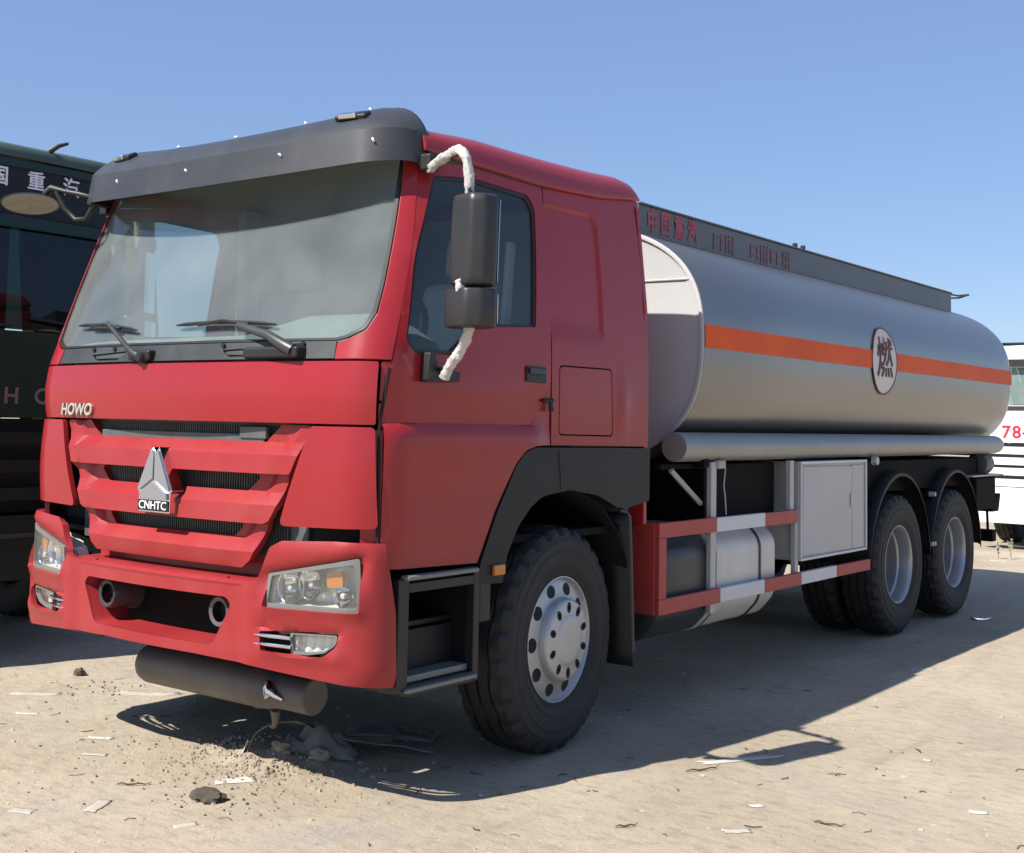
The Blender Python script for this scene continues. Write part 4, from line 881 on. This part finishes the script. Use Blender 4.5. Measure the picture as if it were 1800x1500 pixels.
# ---- white truck far behind the tank
Wt = empty('parked_truck', (.50, 14.0, 0), 0)
tag(Wt, 'white truck with red number 784 behind the rear of the tank', 'truck')
WP = plan(0, .04, 1.04, .17, 1.9); WX = WP[-1][1]
def wf(u, z, off=0):
    x, y = pev(WP, u); return (x*1.22/WX*(1-.03*max(0, z-1.9)), y+(.12*(z-1.9) if z > 1.9 else 0)+off, z)
def wpan(nm, z0, z1, mn, off=0, u=1.2, bev=.008, par=None): return panel(nm, rc([(-u, z0), (u, z0), (u, z1), (-u, z1)], .012), lambda a, b: wf(a, b, off), mn, par or Wt, sp=.11, th=.025, bev=bev)
wpan('roof_band', 2.62, 2.765, 'white_paint', 0); wpan('sun_visor', 2.47, 2.565, 'fender_plastic', -.10); wpan('header_panel', 2.455, 2.615, 'white_paint', .01)
panel('windscreen', rc([(-1.1, 1.955), (1.1, 1.955), (1.08, 2.45), (-1.08, 2.45)], .04), lambda a, b: wf(a, b, .01), 'pale_glass', Wt, sp=.12, th=.006, bev=0)
wpan('cowl', 1.885, 1.948, 'panel_grey', .0); wpan('wiper', 1.90, 1.93, 'black_plastic', -.03, .8, .004)
nb = wpan('bonnet_panel', 1.44, 1.875, 'white_paint', 0)
for ch, x in zip('784', (-.70, -.565, -.43)):
    text('number', ch, .235, lambda a, b, d, xx=x: Vector(wf(xx+a, 1.575+b, -.002))+Vector((0, -d, 0)), 'number_red', nb, ext=.002, offset=.005)
wpan('grille_backing', .80, 1.43, 'mesh_grey', .06, 1.0, 0)
for z in (1.335, 1.19, 1.05, .90): wpan('grille_bar', z-.05, z+.05, 'white_paint', 0, 1.1)
wpan('bumper', .36, .84, 'white_paint', -.06, 1.23, .02)
for s in (1, -1):
    q = [(1.21, .95), (2.9, .95), (2.9, 2.765), (1.21, 2.765)]; wq = [(1.45, 1.95), (2.1, 1.95), (2.1, 2.5), (1.5, 2.5)]; pq = [(1.10, 1.88), (1.205, 1.88), (1.20, 2.62), (1.085, 2.62)]
    if s < 0: q = mh(q); wq = mh(wq); pq = mh(pq)
    d = panel('cab_side', rc(q, .01), lambda a, b: wf(a, b, 0), 'white_paint', Wt, holes=[rc(wq, .05)], sp=.12, th=.03)
    panel('windscreen_pillar', rc(pq, .01), lambda a, b: wf(a, b, 0), 'white_paint', Wt, sp=.1)
    panel('side_window', rc(wq, .05), lambda a, b: wf(a, b, .012), 'dark_glass', d, sp=.2, th=.006, bev=0)
    truck_wheel(Wt, s*1.04, 1.45); truck_wheel(Wt, s*1.04, 5.4)
    a, b = sorted((s*.36, s*.45)); box('frame_rail', (a, .3, .74), (b, 7.0, 1.0), 'chassis', Wt)
box('roof', (-1.15, .10, 2.765), (1.15, 2.0, 2.80), 'fender_plastic', Wt, .02); box('rear_wall', (-1.18, 1.97, .95), (1.18, 2.0, 2.77), 'white_paint', Wt); box('cab_floor', (-1.15, .12, .93), (1.15, 1.96, .97), 'chassis', Wt)
box('engine_block', (-.6, .35, .40), (.6, 2.0, .92), 'chassis', Wt, .04); box('dashboard', (-1.1, .10, 1.5), (1.1, .55, 1.93), 'dash_plastic', Wt, .05); box('seat_row', (-1.0, 1.2, 1.3), (1.0, 1.5, 2.3), 'seat_cover', Wt, .08)
box('cargo_body', (-1.22, 2.4, 1.05), (1.22, 7.0, 2.5), 'white_paint', Wt, .02)
# ================================================================== GROUND
def gh(x, y):
    k = 1.0
    d = max(abs(x)-1.3, 0, -y, y-8.5)
    k = .35+.65*smooth01(d/1.5)
    h = .022*k*noise.noise(Vector((x*.45, y*.45, 3)))+.010*k*noise.noise(Vector((x*1.7, y*1.7, 7)))+.004*noise.noise(Vector((x*5, y*5, 11)))
    # loose dirt heap under the bumper
    e = math.exp(-(((x-.22)/.34)**2+((y-.55)/.26)**2)); h += .060*e*(1+.8*noise.noise(Vector((x*9, y*9, 1)))+.5*noise.noise(Vector((x*21, y*21, 4))))
    return h-.004
def axis(a, b, st, far):
    out = []; x = a
    while x < b: out.append(x); x += st
    lo = [a]; d = st
    while lo[-1] > -far: d *= 1.35; lo.append(lo[-1]-d)
    hi = [out[-1]]; d = st
    while hi[-1] < far: d *= 1.35; hi.append(hi[-1]+d)
    return list(reversed(lo[1:]))+out+hi[1:]
xs = axis(-4.5, 4.6, .045, 2500); ys = axis(-2.4, 10.5, .045, 2500); nx = len(xs)
V = []; 
for y in ys:
    for x in xs:
        near = abs(x) < 30 and abs(y) < 40
        V.append((x, y, gh(x, y) if near else -.004))
F = [(j*nx+i, j*nx+i+1, (j+1)*nx+i+1, (j+1)*nx+i) for j in range(len(ys)-1) for i in range(nx-1)]
gm_ = bpy.data.materials.new('ground'); gm_.use_nodes = True; nt = gm_.node_tree; b = nt.nodes['Principled BSDF']; b.inputs['Roughness'].default_value = .95; b.inputs['Specular IOR Level'].default_value = .15
tc = nt.nodes.new('ShaderNodeTexCoord'); GEO = tc.outputs['Object']
def nz(sc, det=6, ro=.6, stretch=None, dist=0):
    n = nt.nodes.new('ShaderNodeTexNoise'); n.inputs['Scale'].default_value = sc; n.inputs['Detail'].default_value = det; n.inputs['Roughness'].default_value = ro; n.inputs['Distortion'].default_value = dist
    if stretch:
        mp = nt.nodes.new('ShaderNodeMapping'); mp.inputs['Scale'].default_value = stretch; mp.inputs['Rotation'].default_value = (0, 0, .35); nt.links.new(GEO, mp.inputs[0]); nt.links.new(mp.outputs[0], n.inputs['Vector'])
    else: nt.links.new(GEO, n.inputs['Vector'])
    return n.outputs['Fac']
def ramp(src, els):
    r = nt.nodes.new('ShaderNodeValToRGB'); nt.links.new(src, r.inputs[0])
    while len(r.color_ramp.elements) < len(els): r.color_ramp.elements.new(.5)
    for e, (p, c) in zip(r.color_ramp.elements, els): e.position = p; e.color = (*c, 1) if len(c) == 3 else c
    return r.outputs[0]
def mixc(a, b_, fac, mode='MIX'):
    mx = nt.nodes.new('ShaderNodeMix'); mx.data_type = 'RGBA'; mx.blend_type = mode
    if isinstance(fac, (int, float)): mx.inputs[0].default_value = fac
    else: nt.links.new(fac, mx.inputs[0])
    for s_, k in ((a, 6), (b_, 7)):
        if isinstance(s_, tuple): mx.inputs[k].default_value = (*s_, 1)
        else: nt.links.new(s_, mx.inputs[k])
    return mx.outputs[2]
c1 = ramp(nz(.7, 6, .6), [(.3, (.33, .272, .197)), (.52, (.40, .336, .248)), (.72, (.45, .386, .292))])
c2 = mixc(c1, ramp(nz(9, 8, .7, (1, 2.2, 1)), [(.25, (.55, .53, .50)), (.5, (1, 1, 1)), (.8, (1.12, 1.1, 1.06))]), .75, 'MULTIPLY')
c3 = mixc(c2, (.33, .295, .255), ramp(nz(1.3, 5, .6, None, .6), [(.55, (0, 0, 0)), (.72, (.65, .65, .65))]))
c3 = mixc(c3, (.26, .22, .18), ramp(nz(1.1, 6, .65, (5, .7, 1), .4), [(.56, (0, 0, 0)), (.74, (.5, .5, .5))]))
c4 = mixc(c3, (.20, .16, .12), ramp(nz(38, 3, .6, (1, 1.8, 1)), [(.66, (0, 0, 0)), (.74, (.55, .55, .55))]))
c5 = mixc(c4, (.62, .56, .45), ramp(nz(26, 2, .5), [(.70, (0, 0, 0)), (.76, (.6, .6, .6))]))
nt.links.new(c5, b.inputs['Base Color'])
bp1 = nt.nodes.new('ShaderNodeBump'); bp1.inputs['Strength'].default_value = .55; bp1.inputs['Distance'].default_value = .03; nt.links.new(nz(6, 10, .72), bp1.inputs['Height'])
bp2 = nt.nodes.new('ShaderNodeBump'); bp2.inputs['Strength'].default_value = .5; bp2.inputs['Distance'].default_value = .01; nt.links.new(nz(55, 6, .7), bp2.inputs['Height']); nt.links.new(bp1.outputs[0], bp2.inputs['Normal'])
nt.links.new(bp2.outputs[0], b.inputs['Normal']); MATS['ground'] = gm_
kind(raw('ground', V, F, 'ground', None, 180, 0, False), 'structure')
# ---- loose stones and clods nobody could count
random.seed(11)
def clods(name, n, place, smin, smax, mn, label):
    m = MB()
    for _ in range(n):
        x, y = place(); s = smin+(smax-smin)*random.random()**2.5; a = random.uniform(0, 6.28); z = gh(x, y)
        pts = []
        for k in range(6):
            t = a+k*math.pi/3; r = s*random.uniform(.7, 1.2); pts.append((x+r*math.cos(t), y+r*.8*math.sin(t), z-s*.1))
        top = [(x+(p[0]-x)*.55+random.uniform(-.2, .2)*s, y+(p[1]-y)*.55, z+s*random.uniform(.45, .85)) for p in pts]
        m.add(pts+top, [tuple(range(6, 12))]+[(k, (k+1) % 6, 6+(k+1) % 6, 6+k) for k in range(6)])
    o = m.obj(name, mn, None, 30); kind(o, 'stuff'); o['label'] = label; o['category'] = 'stones'; return o
clods('loose_gravel', 1300, lambda: (random.uniform(-3.2, 3.6), random.uniform(-1.4, 4.5)), .002, .009, 'clod', 'small stones and crumbs of earth strewn over the sandy ground')
clods('dirt_crumbs', 1500, lambda: (random.gauss(.24, .27), random.gauss(.42, .22)), .002, .017, 'clod', 'heap of loose earth crumbs under the red bumper')
clods('dark_crumbs', 330, lambda: random.choice(((random.gauss(.25, .28), random.gauss(.32, .2)), (random.gauss(.52, .13), random.gauss(-.06, .08)), (random.gauss(-1.55, .2), random.gauss(.95, .12)), (random.uniform(-2.5, 1.2), random.uniform(-1, .8)))), .002, .011, 'clod_dark', 'dark earth crumbs scattered in patches near the heap')
def stuff_twigs():
    m = MB()
    for _ in range(140):
        x = random.uniform(-2.4, 3.4); y = random.uniform(-1.0, 4.0); a = random.uniform(0, 6.28); L = random.uniform(.008, .045); z = gh(x, y)
        m.tube([(x, y, z+.002), (x+L*math.cos(a), y+L*math.sin(a), z+.005), (x+L*1.7*math.cos(a+.5), y+L*1.7*math.sin(a+.5), z+.003)], random.uniform(.001, .0025), 4)
    o = m.obj('twig_litter', 'twig', None, 60); kind(o, 'stuff'); o['label'] = 'tiny dark twigs and stalks littered over the sand'; o['category'] = 'twigs'
stuff_twigs()
def chips():
    m = MB()
    for _ in range(130):
        x = random.uniform(-2.6, 3.4); y = random.uniform(-1.1, 4.0); s = random.uniform(.005, .02); a = random.uniform(0, 6.28); z = gh(x, y)+.003
        ps = [(x+s*random.uniform(.6, 1.2)*math.cos(a+k*1.57), y+s*.5*random.uniform(.6, 1.2)*math.sin(a+k*1.57)) for k in range(4)]
        m.add([(p[0], p[1], z+random.uniform(0, .006)) for p in ps]+[(p[0], p[1], z-.004) for p in ps], [(0, 1, 2, 3), (7, 6, 5, 4)]+[(k, 4+k, 4+(k+1) % 4, (k+1) % 4) for k in range(4)])
    o = m.obj('paper_chips', 'paper', None, 0); kind(o, 'stuff'); o['label'] = 'tiny pale paper chips strewn over the sand'; o['category'] = 'litter'
chips()
# ---- litter one can point at
def scrap(nm, x, y, L, W, rot, mn, label, cat='paper', curl=.0012, group=None, dz=.0015, jag=.18):
    rows = []; n = 8; mm = 4; M = Matrix.Rotation(rot, 3, 'Z'); sd_ = x*17+y*5
    for i in range(n+1):
        row = []
        for j in range(mm+1):
            u = i/n-.5; v_ = j/mm-.5; e = 1+jag*noise.noise(Vector((u*4+sd_, v_*4, 0)))*2; p = M @ Vector((u*L*e, v_*W*e, 0))
            row.append((x+p.x, y+p.y, gh(x+p.x, y+p.y)+dz+curl*(.5+noise.noise(Vector((u*3, v_*3+sd_, 2))))*(abs(u)*2)**2))
        rows.append(row)
    v, f = grid(rows); o = raw(nm, v, f, mn, None, 40); md = o.modifiers.new('thickness', 'SOLIDIFY'); md.thickness = .002
    return tag(o, label, cat, group)
def twig(x, y, L, rot, label, r=.004, bend=.4):
    pts = [(x+L*(k/6-.5)*math.cos(rot+bend*(k/6-.5)), y+L*(k/6-.5)*math.sin(rot+bend*(k/6-.5)), gh(x, y)+.004+.008*math.sin(k*1.3)**2) for k in range(7)]
    return tag(MB().tube(pts, [r*.5, r, r*.9, r, r*.8, r*.7, r*.3], 6).obj('twig', 'twig', None, 60), label, 'twig')
SCR = [(-.676, .237, .13, .045, .55, 'paper_white', 'torn white paper strip, farther of two lying left of the heap'),
       (-.441, .053, .11, .040, .60, 'paper', 'narrow pale paper strip, nearer of two lying left of the heap'),
       (.229, -.397, .16, .055, 2.1, 'paper', 'long pale paper rectangle lying lengthwise in the left foreground'),
       (.400, .179, .17, .065, .95, 'paper_white', 'large cream scrap lying in front of the dirt heap'),
       (-1.785, .594, .26, .075, .7, 'paper', 'flat pale flake of board far left before the green truck shade'),
       (-1.40, .30, .12, .03, .6, 'paper_white', 'slim white scrap midway between the green truck shade and the paper strips'),
       (-1.33, 1.02, .32, .10, .62, 'paper', 'wide pale cardboard flake lying behind the bumper corner and steel tube'),
       (2.281, 1.389, .055, .035, .8, 'paper_white', 'small white scrap alone on the right foreground sand'),
       (3.042, 1.897, .075, .05, .3, 'paper_white', 'crumpled white scrap at far right foreground'),
       (2.36, 1.05, .11, .05, .7, 'paper', 'faint pale paper flake at bottom of the right foreground'),
       (1.416, 4.174, .05, .012, .6, 'paper_white', 'thin white sliver in the tanker shadow beside the fuel tank'),
       (2.588, 2.606, .035, .03, .2, 'paper_white', 'tiny white pellet on the right hand sand'),
       (.05, -.62, .10, .05, .4, 'paper', 'blotchy pale paper piece at bottom left edge of the photo'),
       (1.90, 2.02, .42, .055, 1.02, 'paper_white', 'long pale board strip lying across the tanker shadow edge'),
       (1.78, 4.85, .22, .05, .95, 'paper', 'pale board sliver poking from the shadow edge under the rear wheels'),
       (.70, -.33, .09, .045, 1.2, 'paper', 'short pale scrap right of the long foreground rectangle')]
for x, y, L, W, rot, mn, lb in SCR: scrap('paper_scrap', x, y, L, W, rot, mn, lb)
scrap('plastic_scrap', 1.404, 7.443, .16, .08, .5, 'chrome', 'shiny grey plastic scrap in the shadow beside the rearmost wheel', 'plastic', .02)
for a in ((1.86, 1.72, .20, 1.15, 'brown stick jutting from the pale board at the shadow edge'), (2.62, 1.35, .13, .25, 'forked dark twig low in the right foreground'), (2.01, .80, .10, 1.0, 'short dark stick at bottom centre of the sand'), (2.50, 2.74, .07, 2.3, 'curled dark leaf stalk on the sand right of the board'), (-.86, .62, .12, .65, 'dark twig left of the cab shadow tip'), (.10, -.13, .15, .75, 'thin dark stalk lying left of the small dark clump'), (1.10, .59, .05, 1.9, 'tiny twig standing at the edge of the cab shadow')): twig(*a[:4], a[4])
# dark stone on the left, dark clump in front of the heap
def stone(x, y, s, label, mn='clod_dark', nm='stone', sc=(1, .8, .7)):
    bm = bmesh.new(); bmesh.ops.create_icosphere(bm, subdivisions=3, radius=s)
    for v in bm.verts:
        n = v.co.normalized(); v.co = Vector((n.x*sc[0], n.y*sc[1], n.z*sc[2]))*s*(1+.35*noise.noise(n*2+Vector((x*9, y*9, 0)))+.15*noise.noise(n*6+Vector((x, y, 0))))+Vector((x, y, gh(x, y)+s*.3))
    me = bpy.data.meshes.new(nm); bm.to_mesh(me); bm.free(); return tag(link(nm, me, mn, None, 25), label, 'stone')
stone(-2.061, 1.054, .042, 'dark stone alone on the sand beside the green truck shade')
stone(.50, -.06, .055, 'dark crumbly clump in front of the dirt heap', 'clod_dark', 'earth_clump', (1.5, 1, .45))
stone(.50, .585, .045, 'pale stone on the heap beside the grey cloth', 'clod', 'stone', (1.2, 1, .7))
stone(.33, .50, .04, 'pale clod at foot of the white strap', 'clod', 'stone', (1.2, .9, .6))
# dirty cloth heap, strap, brick, sheet under the cab
def ribbon(name, path, wd, side_, mn, thick=.004, parent=None, n=40):
    path = [Vector(p) for p in path]; pts = []
    for i in range(n+1):
        t = i/n*(len(path)-1); k = min(int(t), len(path)-2); f_ = t-k
        p0, p1, p2, p3 = path[max(k-1, 0)], path[k], path[k+1], path[min(k+2, len(path)-1)]
        pts.append(.5*((2*p1)+(p2-p0)*f_+(2*p0-5*p1+4*p2-p3)*f_*f_+(3*p1-p0-3*p2+p3)*f_**3))
    sd = Vector(side_).normalized(); rows = []
    for i, p in enumerate(pts):
        w_ = wd(i/n) if callable(wd) else wd
        tw = .5*noise.noise(p*6); s2 = (sd+Vector((0, 0, tw))).normalized()
        rows.append([p+s2*w_*(j/4-.5)+Vector((0, 0, .006*noise.noise((p+s2*j*.02)*25))) for j in range(5)])
    v, f = grid(rows); o = raw(name, v, f, mn, parent, 50); md = o.modifiers.new('thickness', 'SOLIDIFY'); md.thickness = thick; return o
st_ = ribbon('strap', [(.205, .40, .00), (.20, .42, .07), (.21, .46, .135), (.26, .54, .17), (.36, .64, .155), (.44, .74, .105), (.52, .86, .065), (.64, .98, .045), (.76, 1.06, .03)], lambda t: .022+.065*smooth01((t-.25)/.2), (.75, -.6, .2), 'cloth_grey')
tag(st_, 'grey fabric strap arching out of the dirt heap under the bumper', 'strap')
tail = ribbon('strap_tail', [(.196, .385, .0), (.193, .395, .05), (.198, .42, .10)], .020, (.8, -.55, 0), 'paper_white', .003, st_, 10)
def cloth(name, x, y, L, W, H, rot, mn, label, cat):
    rows = []; M = Matrix.Rotation(rot, 3, 'Z')
    for i in range(25):
        row = []
        for j in range(17):
            u = i/24-.5; v_ = j/16-.5; p = M @ Vector((u*L, v_*W, 0)); e = max(0, 1-(2*u)**2)*max(0, 1-(2*v_)**2)
            q = Vector((x+p.x, y+p.y, 0)); hh = H*e**.6*(.55+.9*abs(noise.noise(q*7)))+.02*noise.noise(q*19)*e; row.append((q.x+.02*noise.noise(q*11), q.y, gh(q.x, q.y)+.004+max(hh, 0)))
        rows.append(row)
    v, f = grid(rows); o = raw(name, v, f, mn, None, 30); md = o.modifiers.new('thickness', 'SOLIDIFY'); md.thickness = .004; return tag(o, label, cat)
cloth('rag', .40, .68, .34, .20, .13, .7, 'cloth_grey', 'crumpled grey rag on the dirt heap under the strap', 'rag')
cloth('sheet', .36, 1.22, .46, .20, .05, .55, 'cloth_grey', 'thin buckled grey sheet in the shade behind the bumper', 'sheet')
tag(MB().box((-.11, -.03, 0), (.11, .03, .045), Matrix.Translation((.40, 1.02, gh(.40, 1.02))) @ Matrix.Rotation(.62, 4, 'Z')).obj('brick', 'steel_tube', None, 35, .006), 'dull grey block lying in the shade before the front wheel', 'block')
# weeds by the white truck
def weed(x, y, h, n, mn, label, bushy):
    root = empty('weed', (x, y, gh(x, y))); tag(root, label, 'weed', 'weeds before the white truck'); random.seed(int(x*1000)+7)
    m = MB(); lf = MB()
    for i in range(n):
        a = random.uniform(0, 6.28); t = random.uniform(.1, .55) if bushy else random.uniform(.02, .2); hh = h*random.uniform(.5, 1); tip = Vector((math.cos(a)*t*hh, math.sin(a)*t*hh, hh))
        m.tube([(0, 0, 0), tip*.5+Vector((0, 0, .02)), tip], [.006, .004, .002], 5)
        for k in range(14):
            q = tip*random.uniform(.35, 1); s = random.uniform(.012, .03) if bushy else random.uniform(.015, .035)
            d1 = Vector((random.gauss(0, 1), random.gauss(0, 1), random.gauss(0, .6))).normalized()*s; d2 = d1.orthogonal().normalized()*s*.45
            lf.add([q, q+d1*.5+d2, q+d1, q+d1*.5-d2], [(0, 1, 2, 3)])
    m.obj('stem', mn, root, 60); o = lf.obj('leaves', mn, root, 0); kind(o, 'stuff')
    return root
weed(.03, 12.75, .30, 3, 'weed_dry', 'thin dry seeding weed nearest the tanker before the white truck', False)
weed(.16, 12.85, .36, 3, 'weed_dry', 'taller dry weed with pale seed heads beside the green clump', False)
weed(.42, 12.9, .26, 16, 'weed', 'low bushy grey green weed at right edge before the white truck', True)
scrap('paper_scrap', .10, 12.55, .20, .10, .3, 'paper_white', 'white scrap at foot of the weeds before the white truck')
